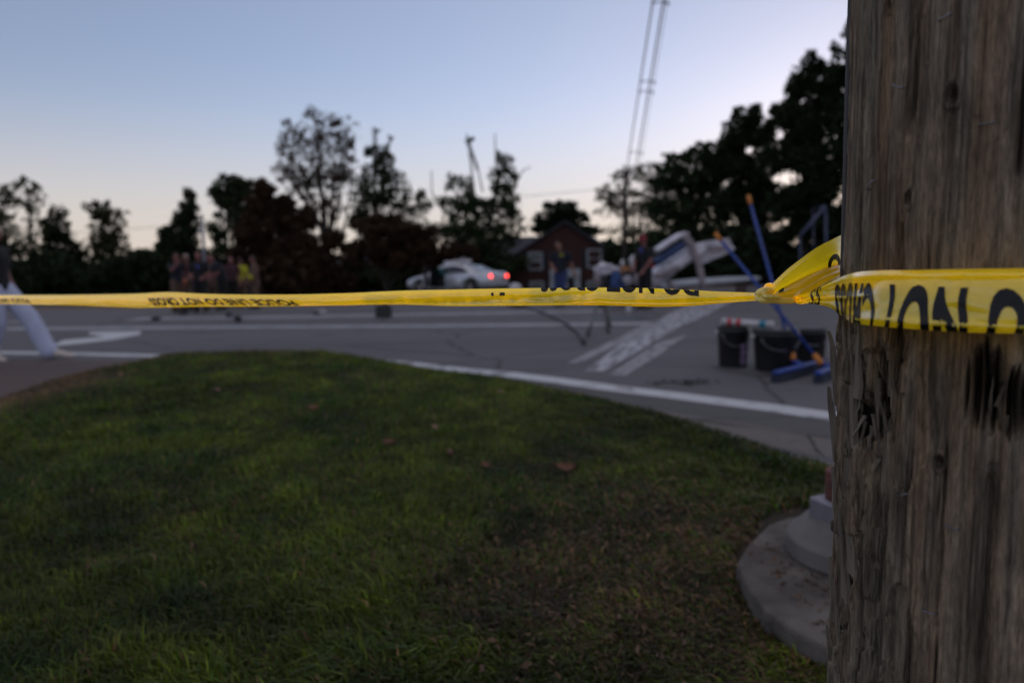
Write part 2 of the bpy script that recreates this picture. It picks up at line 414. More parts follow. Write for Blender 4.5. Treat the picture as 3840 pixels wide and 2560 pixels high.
# stop bar, badly worn, built from its band outline; its own Y axis runs along the bar so the wear streaks do too
ba, bb = G(2235, 1392), G(2735, 1105); bang = math.atan2((bb-ba).y, (bb-ba).x)-math.pi/2
def poly_sheet(name, L_, R_, z, mat_):
    Mi = (Matrix.Translation((ba.x, ba.y, z)) @ Matrix.Rotation(bang, 4, 'Z')); inv = Mi.inverted()
    n = len(L_); vs = [tuple(inv @ Vector((p.x, p.y, z))) for p in L_]+[tuple(inv @ Vector((p.x, p.y, z))) for p in R_]
    me = bpy.data.meshes.new(name); me.from_pydata(vs, [], [(i, n+i, n+i+1, i+1) for i in range(n-1)]); me.update()
    o = link(name, me, mat_); o.matrix_world = Mi; o['kind'] = 'structure'; return o
M_bar = paint_mat('worn_stop_bar_paint', .455, (2.4, .42, 1), col=(.40, .39, .43)); M_bar2 = paint_mat('faded_bar_paint', .50, (3, .5, 1), col=(.25, .245, .26))
poly_sheet('stop_bar', Gs((2190, 1392), (2325, 1295), (2425, 1228), (2506, 1178), (2615, 1128), (2675, 1105)), Gs((2262, 1392), (2440, 1290), (2540, 1228), (2656, 1178), (2752, 1128), (2800, 1105)), .004, M_bar)
poly_sheet('stop_bar_faded', Gs((2275, 1412), (2400, 1330), (2475, 1282)), Gs((2345, 1412), (2475, 1330), (2580, 1256)), .006, M_bar2)
poly_sheet('stop_bar_trace', Gs((2130, 1362), (2250, 1300), (2330, 1262), (2420, 1215)), Gs((2175, 1362), (2300, 1302), (2410, 1262), (2490, 1200)), .006, M_bar2)
# turn arrow
arr = Gs((190, 1299), (238, 1276), (392, 1263), (325, 1250), (345, 1245), (530, 1242), (524, 1254), (425, 1274), (300, 1288))
sheet('turn_arrow', [(p.x, p.y) for p in arr], .004, paint_mat('arrow_paint', .62))
# gutter, driveway
strip('gutter', [p+Vector((-.33, -.62, 0)) for p in edge[6:]], .75, .002, M_gutter)
strip('asphalt_patch', [p+Vector((-.14, -.34, 0)) for p in edge[9:]], .50, .0035, M_patch)
drv = Gs((-900, 1352), (0, 1348), (300, 1350), (600, 1352), (760, 1350))
sheet('driveway', [(p.x, p.y) for p in drv]+[(-3.0, 5.2), (-4, 2.0), (-9, -1.0), (-16, 3)], .002, M_drive)
M_crack = mat('crack_tar', (.010, .010, .011), .9)
for pts_, wd_ in ((((1950, 1437), (2200, 1490), (2345, 1545), (2600, 1575), (2850, 1608), (3128, 1647), (3400, 1700)), .022), (((3030, 1634), (3050, 1665), (3062, 1690), (3090, 1712)), .020), (((2960, 1662), (3005, 1650), (3040, 1638)), .010), (((2050, 1440), (2130, 1462), (2220, 1470)), .018), (((2600, 1600), (2760, 1640), (2900, 1665)), .008)):
    strip('pavement_crack', Gs(*pts_), lambda t, w_=wd_: w_*(.55+.45*math.sin(t*23)+.3*math.sin(t*51)), .008, M_crack)
# dark flat blotch and skid mark
blotch = [G(2320+math.cos(a)*140*(1+.18*math.sin(3*a)), 1192+math.sin(a)*9*(1+.2*math.cos(5*a))) for a in np.linspace(0, 2*math.pi, 28, endpoint=False)]
sheet('dark_blotch', [(p.x, p.y) for p in blotch], .007, mat('blackish', (.012, .012, .014), .5))

# ---- lawn: slightly domed turf island
front = Gs((-500, 1600), (0, 1500), (150, 1442), (344, 1394), (574, 1352), (800, 1345), (1000, 1346), (1200, 1348), (1451, 1366), (1750, 1412), (2000, 1446), (2133, 1475), (2357, 1526), (2643, 1602), (2900, 1692), (3120, 1760), (3500, 1880), (4200, 2100))
lp = [(p.x, p.y) for p in front] + [(4.5, .5), (4.5, -3.5), (-7, -3.5), (-7.5, 2.5)]
LP = np.array(lp)
def poly_dist(x, y):
    d = np.full(x.shape, 1e9); ins = np.zeros(x.shape, bool)
    for i in range(len(LP)):
        ax, ay = LP[i]; bx, by = LP[(i+1) % len(LP)]
        t = np.clip(((x-ax)*(bx-ax)+(y-ay)*(by-ay))/((bx-ax)**2+(by-ay)**2+1e-12), 0, 1)
        d = np.minimum(d, np.hypot(x-ax-t*(bx-ax), y-ay-t*(by-ay)))
        c = ((ay > y) != (by > y)) & (x < (bx-ax)*(y-ay)/(by-ay+1e-12)+ax); ins ^= c
    return np.where(ins, d, -d)
def lawn_z(x, y):
    d = poly_dist(x, y)
    wgt = np.exp(-(((x+2.3)/3.6)**2+((y-8.0)/2.2)**2))
    base = .035*sm(d/.15)
    qp = G(3060, 2520); base = base - .075*np.exp(-(((x-qp.x)/.5)**2+((y-qp.y)/.32)**2))
    return np.maximum(base + .14*wgt*sm(d/.7) + .018*vn(x*1.3, y*1.3, 0, 3)*sm(d/.4) + .008*vn(x*4, y*4, 0, 4)*sm(d/.2), .010)
gx = np.arange(-8, 5, .06); gy = np.arange(-3.6, 9.8, .06)
X, Y = np.meshgrid(gx, gy, indexing='ij'); D = poly_dist(X, Y); Z = lawn_z(X, Y)
Z = np.where(D > 0, Z+.003, -.02)
ok = D > -.07
fc = grid_faces(len(gx), len(gy)); fc = fc[ok.reshape(-1)[fc].all(1)]
used = np.unique(fc); remap = np.full(X.size, -1); remap[used] = np.arange(len(used))
V = np.stack([X, Y, Z], -1).reshape(-1, 3)[used]
o = np_mesh('lawn', V, remap[fc], 4, M_dirt, smooth=True); tag(o, kind='structure')

def dry_weight(x, y):
    q = G(2850, 2150); q2 = G(2100, 2250)
    a = np.exp(-(((x-q.x+.1)/.55)**2+((y-q.y)/.75)**2))*1.2 + .75*np.exp(-(((x-q2.x)/.45)**2+((y-q2.y)/.4)**2))
    q3 = G(2150, 1760); a = a + .35*np.exp(-(((x-q3.x)/.5)**2+((y-q3.y)/.5)**2))
    e = .95*sm(1.3-poly_dist(x, y)/(1.25+.35*vn(x*1.7, y*1.7, 0, 14)))*sm((-x-2.0)/1.8) + .35*sm(1-poly_dist(x, y)/.3)
    return np.clip(a+e+.22*vn(x*2.1, y*2.1, 0, 8)+.12*vn(x*9, y*9, 0, 9), 0, 1)

def build_grass():
    N = 330000
    yy = 1.35+(9.6-1.35)*rng.random(N)**1.25
    xx = (rng.random(N)*2-1)*(yy*.86+.25)
    xx = np.where(xx > 3.4, xx-3, xx)
    d = poly_dist(xx, yy); dw = dry_weight(xx, yy)
    pad = np.array([G(2765, 2110)[:2], G(2885, 1962)[:2], G(3006, 1934)[:2], (2.0, 2.2), (1.6, .9), G(3121, 2440)[:2], G(2874, 2290)[:2], G(2803, 2204)[:2]])
    ins = np.zeros(N, bool)
    for i in range(len(pad)):
        ax, ay = pad[i]; bx, by = pad[(i+1) % len(pad)]
        ins ^= ((ay > yy) != (by > yy)) & (xx < (bx-ax)*(yy-ay)/(by-ay+1e-12)+ax)
    keep = (d > -.02) & ~ins & (rng.random(N) > .12*dw*(dw > .5)) & (np.hypot(xx-.55, yy-.74) > .25)
    xx, yy, dw, d = xx[keep], yy[keep], dw[keep], d[keep]; n = len(xx)
    zz = lawn_z(xx, yy)
    clump = .5+.5*vn(xx*7, yy*7, 0, 5); big = .5+.5*vn(xx*1.6, yy*1.6, 0, 6)
    h = (.024+.055*clump*rng.random(n)+.035*rng.random(n)*big)*(1-.45*dw)*(.6+.4*sm(d/.3))
    h *= 1+.5*(rng.random(n) > .97)
    # combed direction field with strong random part
    base = 2.2+1.8*vn(xx*.7, yy*.7, 0, 12)
    ang = base+rng.normal(0, .75, n); lean = np.abs(rng.normal(.75, .4, n))+.4*dw
    wd = (.0014+.0030*rng.random(n)**1.4)*(1+yy*.13)
    dx, dy = np.cos(ang), np.sin(ang); pa = rng.random(n)*math.pi*2; sx, sy = np.cos(pa)*wd, np.sin(pa)*wd
    p0 = np.stack([xx, yy, zz-.002], 1); S = np.stack([sx, sy, 0*sx], 1)
    m1 = p0+np.stack([dx*h*lean*.35, dy*h*lean*.35, h*.62], 1)
    tp = p0+np.stack([dx*h*lean*1.15, dy*h*lean*1.15, h*np.clip(1.05-.45*lean, .15, 1)], 1)
    V = np.stack([p0-S, p0+S, m1+S*.8, m1-S*.8, tp], 1).reshape(-1, 3)
    i = np.arange(n)[:, None]*5
    q = np.concatenate([i+0, i+1, i+2, i+3, i+3, i+2, i+4], 1).ravel(); npf = np.tile([4, 3], n)
    g1 = np.array([.022, .058, .004]); g2 = np.array([.115, .150, .010]); g3 = np.array([.24, .150, .065]); g4 = np.array([.17, .085, .045])
    t = np.clip(.5+.5*vn(xx*3, yy*3, 0, 20)+rng.normal(0, .22, n), 0, 1)[:, None]
    c = g1*(1-t)+g2*t
    vw = sm(1.3-poly_dist(xx, yy)/(.95+.35*vn(xx*1.7, yy*1.7, 0, 14)))*sm((-xx-1.6)/1.2)
    isd = (rng.random(n) < np.maximum(dw*.58+.05, .88*vw))[:, None]; tt = rng.random(n)[:, None]
    c = np.where(isd, (g3*tt+g4*(1-tt))*(.25+1.0*rng.random(n)[:, None]**1.6)*(1+.6*vw[:, None]), c)
    c *= (.35+.30*rng.random(n)+1.1*rng.random(n)**4+.40*clump)[:, None]
    c *= (1+.35*vn(xx*1.1, yy*1.1, 0, 33)+.40*vn(xx*6, yy*6, 0, 34)+.25*vn(xx*16, yy*16, 0, 35))[:, None]
    C = np.ones((n, 5, 4)); C[:, :, :3] = c[:, None, :]; 
    o = np_mesh('grass', V, q, npf, M_blade, attr=C.reshape(-1, 4))
    tag(o, 'short green lawn grass with brown dead patches near the concrete pad', 'grass', kind='stuff')
build_grass()
def litter():
    n = 2600; xx = rng.normal(G(2700, 2150).x-.25, .55, n); yy = rng.normal(G(2700, 2150).y, .55, n)
    n2 = 900; xx = np.concatenate([xx, rng.uniform(-5, 3, n2)]); yy = np.concatenate([yy, rng.uniform(1.8, 8, n2)]); n += n2
    k = poly_dist(xx, yy) > .02; n3 = 260; xx = np.concatenate([xx, rng.uniform(.78, 1.15, n3)]); yy = np.concatenate([yy, rng.uniform(1.7, 2.35, n3)]); k = np.concatenate([k, np.ones(n3, bool)]); xx, yy = xx[k], yy[k]; n = len(xx); zz = lawn_z(xx, yy)+rng.uniform(.012, .05, n); zz[-n3:] = .09
    a = rng.uniform(0, 6.28, n); L = rng.uniform(.005, .016, n); W = L*rng.uniform(.1, .5, n); t = rng.normal(0, .4, n)
    A_ = np.stack([np.cos(a)*L, np.sin(a)*L, t*L], 1); B_ = np.stack([-np.sin(a)*W, np.cos(a)*W, rng.normal(0, .5, n)*W], 1); p = np.stack([xx, yy, zz], 1)
    V = np.stack([p-A_, p+B_, p+A_, p-B_], 1).reshape(-1, 3); c = np.array([.15, .085, .05])*(.35+1.0*rng.random(n))[:, None]; C = np.ones((n, 4, 4)); C[:, :, :3] = c[:, None]
    tag(np_mesh('leaf_litter', V, np.arange(n*4), 4, M_blade, attr=C.reshape(-1, 4)), 'brown crumbs of dead leaves scattered through the lawn', 'leaf litter', kind='stuff')
litter()
# fallen leaves
M_leaf = mat('dead_leaf_pink', (.34, .19, .15), .7, (.25, .13, .09), 40); M_leafb = mat('dead_leaf_brown', (.16, .07, .035), .8, (.1, .04, .02), 40)
def fallen_leaf(px, py, s, rz, tilt, mt, label, group=None):
    g = G(px, py, .03); z = float(lawn_z(np.array([g.x]), np.array([g.y]))[0])+.03; g = G(px, py, z)
    mb = MB(); vs = []; n = 9
    for i in range(n):
        t = i/(n-1); wv = .42*math.sin(math.pi*min(1, t*1.02))**.8*(1-.3*t)+.01
        for k in (-1, 0, 1): vs.append(((t-.5)*s, k*wv*s, s*(.16*abs(k)+.25*(t-.5)**2)))
    fs = [(i*3+k, i*3+k+3, i*3+k+4, i*3+k+1) for i in range(n-1) for k in range(2)]
    mb.add(vs, fs, True); mb.beam((-.5*s, 0, 0), (-.75*s, .05*s, .06*s), .03*s, .03*s)
    o = mb.build('fallen_leaf', mt); o.location = g; o.rotation_euler = (tilt, tilt*.5, rz)
    tag(o, label, 'leaf', group)
fallen_leaf(1683, 1700, .07, 1.9, .9, M_leaf, 'pale pink dead leaf standing up in the green grass, the palest one', 'fallen leaves on the lawn')
fallen_leaf(1175, 1532, .09, .1, .25, M_leafb, 'dark brown dead leaf lying flat near the top of the lawn', 'fallen leaves on the lawn')
fallen_leaf(1632, 1603, .055, .6, .6, M_leaf, 'small tan leaf on the grass just above the pale pink leaf', 'fallen leaves on the lawn')
fallen_leaf(1460, 1660, .08, -.3, .2, M_leafb, 'brown leaf half sunk in the grass left of the pale pink leaf', 'fallen leaves on the lawn')
fallen_leaf(1820, 1745, .06, .4, .4, M_leafb, 'curled brown leaf to the right of the pale pink leaf', 'fallen leaves on the lawn')
fallen_leaf(1616, 1770, .045, 2.2, .5, M_leaf, 'small tan leaf just below the pale pink leaf', 'fallen leaves on the lawn')
fallen_leaf(985, 1866, .035, 1.2, .7, M_leafb, 'tiny reddish leaf in the middle of the lawn', 'fallen leaves on the lawn')
fallen_leaf(1876, 1470, .06, .9, .6, M_leaf, 'pale leaf at the lawn edge beside the white line', 'fallen leaves on the lawn')
fallen_leaf(2120, 1760, .11, .1, .2, M_leafb, 'large brown leaf lying in the bare patch of the lawn', 'fallen leaves on the lawn')
fallen_leaf(815, 1462, .05, .9, .3, M_leaf, 'faded grey leaf near the crest of the lawn', 'fallen leaves on the lawn')

# ================================================================= FOREGROUND POLE
PX, PY, PR = .53, .733, .160
def build_pole():
    root = empty('utility_pole', (PX, PY, 0)); tag(root, 'weathered splintered wooden utility pole with yellow tape wrapped round it', 'utility pole')
    z = np.concatenate([np.linspace(-.05, .44, 40), np.linspace(.45, 1.45, 520), np.linspace(1.46, 2.35, 70)]); na, nz = 900, len(z)
    th = np.linspace(0, 2*math.pi, na, endpoint=False)
    A, Z = np.meshgrid(th, z, indexing='ij'); arc = A*PR
    camang = math.atan2(-PY, -PX)          # direction of the camera from the axis
    def ad(a): return (A-camang-a+math.pi) % (2*math.pi)-math.pi
    per = lambda f, zf, s, wob=0: vn(np.cos(A)*f+wob, np.sin(A)*f, Z*zf, s)       # angular-periodic noise
    wz = Z + .03*per(3, 2, 40)
    A2 = A + .030*per(2.5, 1.6, 41) + .012*per(7, 6, 42)
    c2, s2 = np.cos(A2), np.sin(A2)
    rough = .55+.45*sm((.5-ad(0))/.8)*sm((1.15-Z)/.3+.4)
    grain = rough*(.0016*vn(c2*26, s2*26, Z*5, 43) + .0015*vn(c2*60, s2*60, Z*11, 44) + .0009*vn(c2*125, s2*125, Z*22, 49)) + .0007*vn(c2*14, s2*14, Z*30, 48)
    slabs = .0032*np.abs(vn(c2*9, s2*9, Z*1.3, 45))
    r = PR*(1.0-.010*(Z-1.0)) + grain + slabs - .003 + .0025*per(2, 1.2, 46)
    dark = np.zeros_like(r)
    # long drying checks
    for a0, z0, z1, wdt, dep, wob in ((-.56, 1.165, 1.6, .0055, .012, 1), (-.59, 1.0, 1.115, .0045, .010, 2), (-.01, .45, .875, .010, .020, 3),
                                 (-.23, .74, .90, .0022, .006, 4), (-1.12, 1.18, 1.5, .003, .006, 5), (-.66, .60, .82, .011, .018, 6), (-.50, .93, 1.0, .012, .018, 15), (-.30, 1.24, 1.6, .003, .006, 16), (.05, 1.1, 1.6, .004, .007, 17), (-.42, .45, .72, .0045, .010, 18), (-1.08, .6, .8, .006, .012, 19),
                                 (-.80, .45, .80, .0035, .009, 7), (.35, .9, 1.5, .005, .007, 8), (-.98, .60, .84, .004, .008, 9), (-1.2, .9, 1.14, .004, .008, 10),
                                 (-.95, 1.0, 1.15, .0018, .004, 11), (-.40, 1.0, 1.10, .002, .004, 12), (-.24, .45, .7, .002, .004, 13), (-.88, .86, 1.01, .004, .010, 14)):
        c = ad(a0+.0) + .03*vn(Z*5, wob*3.1, 0, 50+wob)+.008*vn(Z*30, wob, 0, 60+wob)
        env = sm((Z-z0)/.04)*sm((z1-Z)/.04)
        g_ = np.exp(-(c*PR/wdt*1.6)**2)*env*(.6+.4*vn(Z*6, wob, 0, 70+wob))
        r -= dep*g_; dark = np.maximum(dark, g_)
    # step-like flakes: ledges where a sliver of surface has broken away
    fl = vn(c2*11, s2*11, Z*7, 80)*.6+vn(c2*30, s2*30, Z*14, 81)*.4
    r -= .0035*sm((fl-.12)/.04)*(.35+.65*sm((1.02-Z)/.1))*sm((-ad(0)-.35)/.4)
    low = sm((1.03-Z)/.06)*sm((-ad(0)-.2)/.5)
    for q_, (fa, fz, am) in enumerate(((7, 9, .0065), (13, 15, .0042), (24, 12, .0026))):
        nn = vn(c2*fa, s2*fa, Z*fz, 180+q_); r += am*(sm((nn-.05)/.06)-.6)*(low+.12)
    # big gouged hollow just under the tape and a second one at the right
    def hollow(a0, z0, ra, rz_, dep, s):
        nonlocal r, dark
        q = ((ad(a0)*PR)/ra)**2+((Z-z0)/rz_)**2
        q = q + .45*vn(c2*26, s2*26, Z*16, s)+.55*vn(c2*75, s2*75, Z*14, s+1)
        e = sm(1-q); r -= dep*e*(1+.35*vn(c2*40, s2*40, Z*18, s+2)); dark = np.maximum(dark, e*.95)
    for aa, zc, ra, rz_, dep in HOLLOWS: hollow(aa, zc, ra, rz_, dep, int(zc*100)+90)
    # knots
    for aa, zc, k in ((-.52, 1.112, .004), (-.72, 1.30, .003), (-.30, 1.20, .005), (-.28, .86, .004)):
        q = (ad(aa)*PR/k)**2+((Z-zc)/(k*1.8))**2
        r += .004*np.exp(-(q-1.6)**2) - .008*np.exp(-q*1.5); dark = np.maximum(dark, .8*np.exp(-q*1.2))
    V = np.stack([np.cos(A)*r, np.sin(A)*r, Z], -1).reshape(-1, 3)
    # colour attribute: real wood staining (vertical streaks, rot in the checks)
    st = np.clip(.5+.7*vn(c2*14, s2*14, Z*2.2, 101)+.25*vn(c2*3, s2*3, Z*4, 104), 0, 1); st2 = .5+.35*vn(c2*45, s2*45, Z*5, 102)+.25*vn(c2*110, s2*110, Z*9, 105); st3 = .5+.5*vn(c2*4, s2*4, Z*1.7, 103)
    gry = np.array([.335, .275, .210]); brn = np.array([.255, .168, .105]); grn = np.array([.225, .205, .150]); dk = np.array([.055, .040, .030])
    c = gry[None, None]*(1-st[..., None])+brn[None, None]*st[..., None]
    w3 = (sm((st3-.45)/.3))[..., None]; c = c*(1-.6*w3)+grn*.6*w3
    w2 = sm((st2-.48)/.3)[..., None]; c = c*(1-.65*w2)+dk*.65*w2
    w4 = sm((.30-st2)/.25)[..., None]; c = c*(1+.35*w4)
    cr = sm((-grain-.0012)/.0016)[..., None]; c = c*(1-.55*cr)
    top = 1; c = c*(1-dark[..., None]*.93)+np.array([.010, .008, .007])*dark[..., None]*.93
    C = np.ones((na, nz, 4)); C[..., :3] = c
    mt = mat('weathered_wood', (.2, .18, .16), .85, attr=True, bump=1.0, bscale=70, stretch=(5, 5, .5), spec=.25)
    tt = mt.node_tree; bs = tt.nodes['Principled BSDF']; vc = [n_ for n_ in tt.nodes if n_.type == 'VERTEX_COLOR'][0]; tc = [n_ for n_ in tt.nodes if n_.type == 'TEX_COORD'][0]; prev = vc.outputs[0]
    for sc_, st_, a_, b_, lo_ in ((260, (1, 1, .07), .34, .56, .70), (45, (1, 1, .2), .34, .62, .62), (420, (1, 1, .2), .3, .6, .78)):
        mp = tt.nodes.new('ShaderNodeMapping'); mp.inputs['Scale'].default_value = st_; nn = tt.nodes.new('ShaderNodeTexNoise'); nn.inputs['Scale'].default_value = sc_; nn.inputs['Detail'].default_value = 5
        mr = tt.nodes.new('ShaderNodeMapRange'); mr.inputs[1].default_value = a_; mr.inputs[2].default_value = b_; mr.inputs[3].default_value = lo_; mr.inputs[4].default_value = 1.12
        mx = tt.nodes.new('ShaderNodeMix'); mx.data_type = 'RGBA'; mx.blend_type = 'MULTIPLY'; mx.inputs[0].default_value = 1
        tt.links.new(tc.outputs['Object'], mp.inputs[0]); tt.links.new(mp.outputs[0], nn.inputs['Vector']); tt.links.new(nn.outputs[0], mr.inputs[0])
        tt.links.new(prev, mx.inputs[6]); tt.links.new(mr.outputs[0], mx.inputs[7]); prev = mx.outputs[2]
    tt.links.new(prev, bs.inputs['Base Color'])
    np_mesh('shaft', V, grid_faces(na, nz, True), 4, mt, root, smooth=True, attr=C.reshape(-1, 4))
    up = MB(); up.tube([(0, 0, 2.345), (0, 0, 7), (0, 0, 13.2)], [.1575, .14, .115], 40)
    up.build('upper_shaft', mat('weathered_wood_plain', (.16, .14, .12), .9, (.10, .08, .065), 20, stretch=(1, 1, .05), bump=.5), root)
    arm = MB(); arm.beam((-.3, .17, 12.75), (2.9, .17, 12.75), .10, .12); arm.build('crossarm', M_bark, root)
    # splinters
    msp = mat('splinter_wood', (.22, .185, .145), .85, (.09, .07, .052), 30, 6, stretch=(1, 1, .08), bump=.6, bscale=120)
    rs = random.Random(5)
    def splinter(a0, z0, z1, wdt, thk, out0, out1, skew=0.0):
        aa = camang+a0; n = 7; vs = []
        tw = rs.uniform(-.3, .3)
        for i in range(n):
            t = i/(n-1); zz = z0+(z1-z0)*t; rr = PR-.004+out0*(1-t)+out1*t+rs.uniform(-.001, .001)
            wv = wdt*(1-t**1.6)*(.8+.4*rs.random())+.0006; tv = thk*(1-.7*t)
            ang = aa+skew*t/PR; er = Vector((math.cos(ang), math.sin(ang), 0)); et = Vector((-math.sin(ang), math.cos(ang), 0))
            c_ = er*rr+Vector((0, 0, zz)); jag = et*rs.uniform(-.0004, .0004)
            for i2, j in ((-1, -1), (1, -1), (1, 1), (-1, 1)): vs.append(c_+jag+(et*(i2*wv/2))+er*(j*tv/2+tw*i2*wv*.2))
        fs = [(4*i+k, 4*i+(k+1) % 4, 4*i+4+(k+1) % 4, 4*i+4+k) for i in range(n-1) for k in range(4)]+[(3, 2, 1, 0), (4*n-4, 4*n-3, 4*n-2, 4*n-1)]
        MB().add(vs, fs).build('splinter', msp, root)
    for s_ in SPLINTERS: splinter(*s_)
    for a0, z0, rot in ((-.35, 1.27, .3), (-.62, 1.22, -.5), (-.12, 1.17, .1), (-.82, 1.13, .8), (-.20, .80, -.2), (-.48, .82, .5), (-.30, .71, .0)):
        aa = camang+a0; er = Vector((math.cos(aa), math.sin(aa), 0)); et = Vector((-math.sin(aa), math.cos(aa), 0)); c_ = er*(PR+.0005)+Vector((0, 0, z0)); dd = (et*math.cos(rot)+Vector((0, 0, 1))*math.sin(rot))*.0055
        MB().tube([c_-dd-er*.006, c_-dd+er*.0012, c_+dd+er*.0012, c_+dd-er*.006], .0007, 6).build('staple', M_galv, root)
    for a0, z0 in ((-.44, 1.02), (-.5, .60), (-.15, 1.30)):
        aa = camang+a0; er = Vector((math.cos(aa), math.sin(aa), 0)); c_ = er*(PR-.006)+Vector((0, 0, z0)); MB().tube([c_, c_+er*.010, c_+er*.0102, c_+er*.012], [.0016, .0016, .0042, .0038], 12).build('rusty_nail', M_rust, root)
    # dark staple strip / ground wire running up the left rim
    ang = camang-1.36; pts = [((PR-.003)*math.cos(ang+.006*math.sin(k*.9)), (PR-.003)*math.sin(ang+.006*math.sin(k*.9)), 1.0+k*.05) for k in range(28)]
    MB().tube(pts, .0036, 8).build('ground_wire', mat('dull_wire', (.06, .055, .055), .5, metal=.3), root)
    return root
LEFT = -1.38                               # angle (from the camera direction) of the visible left rim
HOLLOWS = ((-.60, .965, .007, .055, .020), (-.88, .882, .024, .040, .026), (-.72, .91, .015, .060, .028), (-1.04, .885, .010, .045, .014),
           (-.06, .935, .020, .042, .022), (.12, .925, .030, .036, .028), (-.66, .74, .006, .05, .012), (-.9, .62, .006, .04, .010))
rs_ = random.Random(9)
# (angle, base z, tip z, width, thickness, out at base, out at tip, skew)
SPLINTERS = [(-1.33, .885, .972, .012, .013, .000, .014, -.004), (-1.38, .815, .905, .012, .013, .0, .013, .0), (-1.34, .74, .81, .012, .010, .0, .006, .0),
             (-1.38, .985, 1.0, .006, .002, .0, .010, .0), (-1.32, .62, .70, .010, .010, .0, .007, .0), (-1.35, .55, .61, .010, .010, .0, .007, 0),
             (-1.18, .86, .985, .020, .006, -.006, .004, .006), (-1.05, .845, .99, .022, .006, -.006, .004, .006), (-.93, .905, .99, .014, .005, .0, .003, .004),
             (-1.10, .80, .90, .018, .006, -.006, .003, .0), (-.99, .70, .80, .022, .007, -.007, .003, .0), (-1.12, .66, .77, .020, .006, -.007, .004, 0),
             (-.86, .63, .72, .018, .006, -.007, .001, 0), (-1.2, .56, .66, .018, .006, -.007, .003, 0), (-.8, .93, .87, .006, .003, -.010, -.006, .01)]
for k in range(24):
    a0 = rs_.uniform(-1.05, -.62); z0 = rs_.uniform(.845, .93)
    SPLINTERS.append((a0, z0, z0+rs_.choice((-1, 1))*rs_.uniform(.02, .055), rs_.uniform(.002, .008), .002, rs_.uniform(-.014, -.004), rs_.uniform(-.012, .004), rs_.uniform(-.012, .012)))
for k in range(10):
    a0 = rs_.uniform(-.22, .2); z0 = rs_.uniform(.90, .95)
    SPLINTERS.append((a0, z0, z0+rs_.choice((-1, 1))*rs_.uniform(.02, .045), rs_.uniform(.003, .006), .002, rs_.uniform(-.014, -.006), rs_.uniform(-.014, -.002), rs_.uniform(-.01, .01)))
build_pole()

# ================================================================= BARRIER TAPE
tape = empty('barrier_tape', Q(2865, 1112, .84)); tape.location = Q(2865, 1112, .84)
tag(tape, 'yellow barrier tape knotted and stretched across the view from the wooden pole', 'barrier tape')
TINV = Matrix.Translation(-Vector(tape.location))
def crom(pts, t):
    """Catmull-Rom through rows of values, t in 0..1 (numpy array)"""
    pts = np.asarray(pts, float); n = len(pts); p = np.vstack([2*pts[0]-pts[1], pts, 2*pts[-1]-pts[-2]])
    x = np.clip(np.asarray(t)*(n-1), 0, n-1-1e-9); i = x.astype(int); f = (x-i)[:, None]
    a, b, c, d = p[i], p[i+1], p[i+2], p[i+3]
    return .5*((2*b)+(-a+c)*f+(2*a-5*b+4*c-d)*f*f+(-a+3*b-3*c+d)*f**3)
def surf_grid(rows, nu, nv, prof=None, disp=None):
    """rows: (px_top, py_top, D_top, px_bot, py_bot, D_bot); prof(u,v)-> toward-camera offset in metres"""
    u = np.linspace(0, 1, nu); c = crom(rows, u); v = np.linspace(0, 1, nv)
    out = np.zeros((nu, nv, 3))
    fr = np.array(f_); rr = np.array(r_); uu = np.array(u_)
    for j, vv in enumerate(v):
        px = c[:, 0]*(1-vv)+c[:, 3]*vv; py = c[:, 1]*(1-vv)+c[:, 4]*vv; D = c[:, 2]*(1-vv)+c[:, 5]*vv
        if prof is not None: D = D-prof(u, vv)
        out[:, j] = D[:, None]*(fr+((px-1920)/F_PX)[:, None]*rr-((py-1280)/F_PX)[:, None]*uu)
    out[:, :, 2] += CAM_Z
    return out
def surf_obj(name, Gd, mt, parent, double=False):
    nu, nv = Gd.shape[:2]; V = Gd.reshape(-1, 3)-np.array(tape.location)
    return np_mesh(name, V, grid_faces(nu, nv), 4, mt, parent, smooth=True)
def gsample(Gd, u, v):
    nu, nv = Gd.shape[:2]; x = np.clip(u, 0, 1)*(nu-1); y = np.clip(v, 0, 1)*(nv-1)
    i = np.minimum(x.astype(int), nu-2); j = np.minimum(y.astype(int), nv-2); a = (x-i)[:, None]; b = (y-j)[:, None]
    return Gd[i, j]*(1-a)*(1-b)+Gd[i+1, j]*a*(1-b)+Gd[i, j+1]*(1-a)*b+Gd[i+1, j+1]*a*b
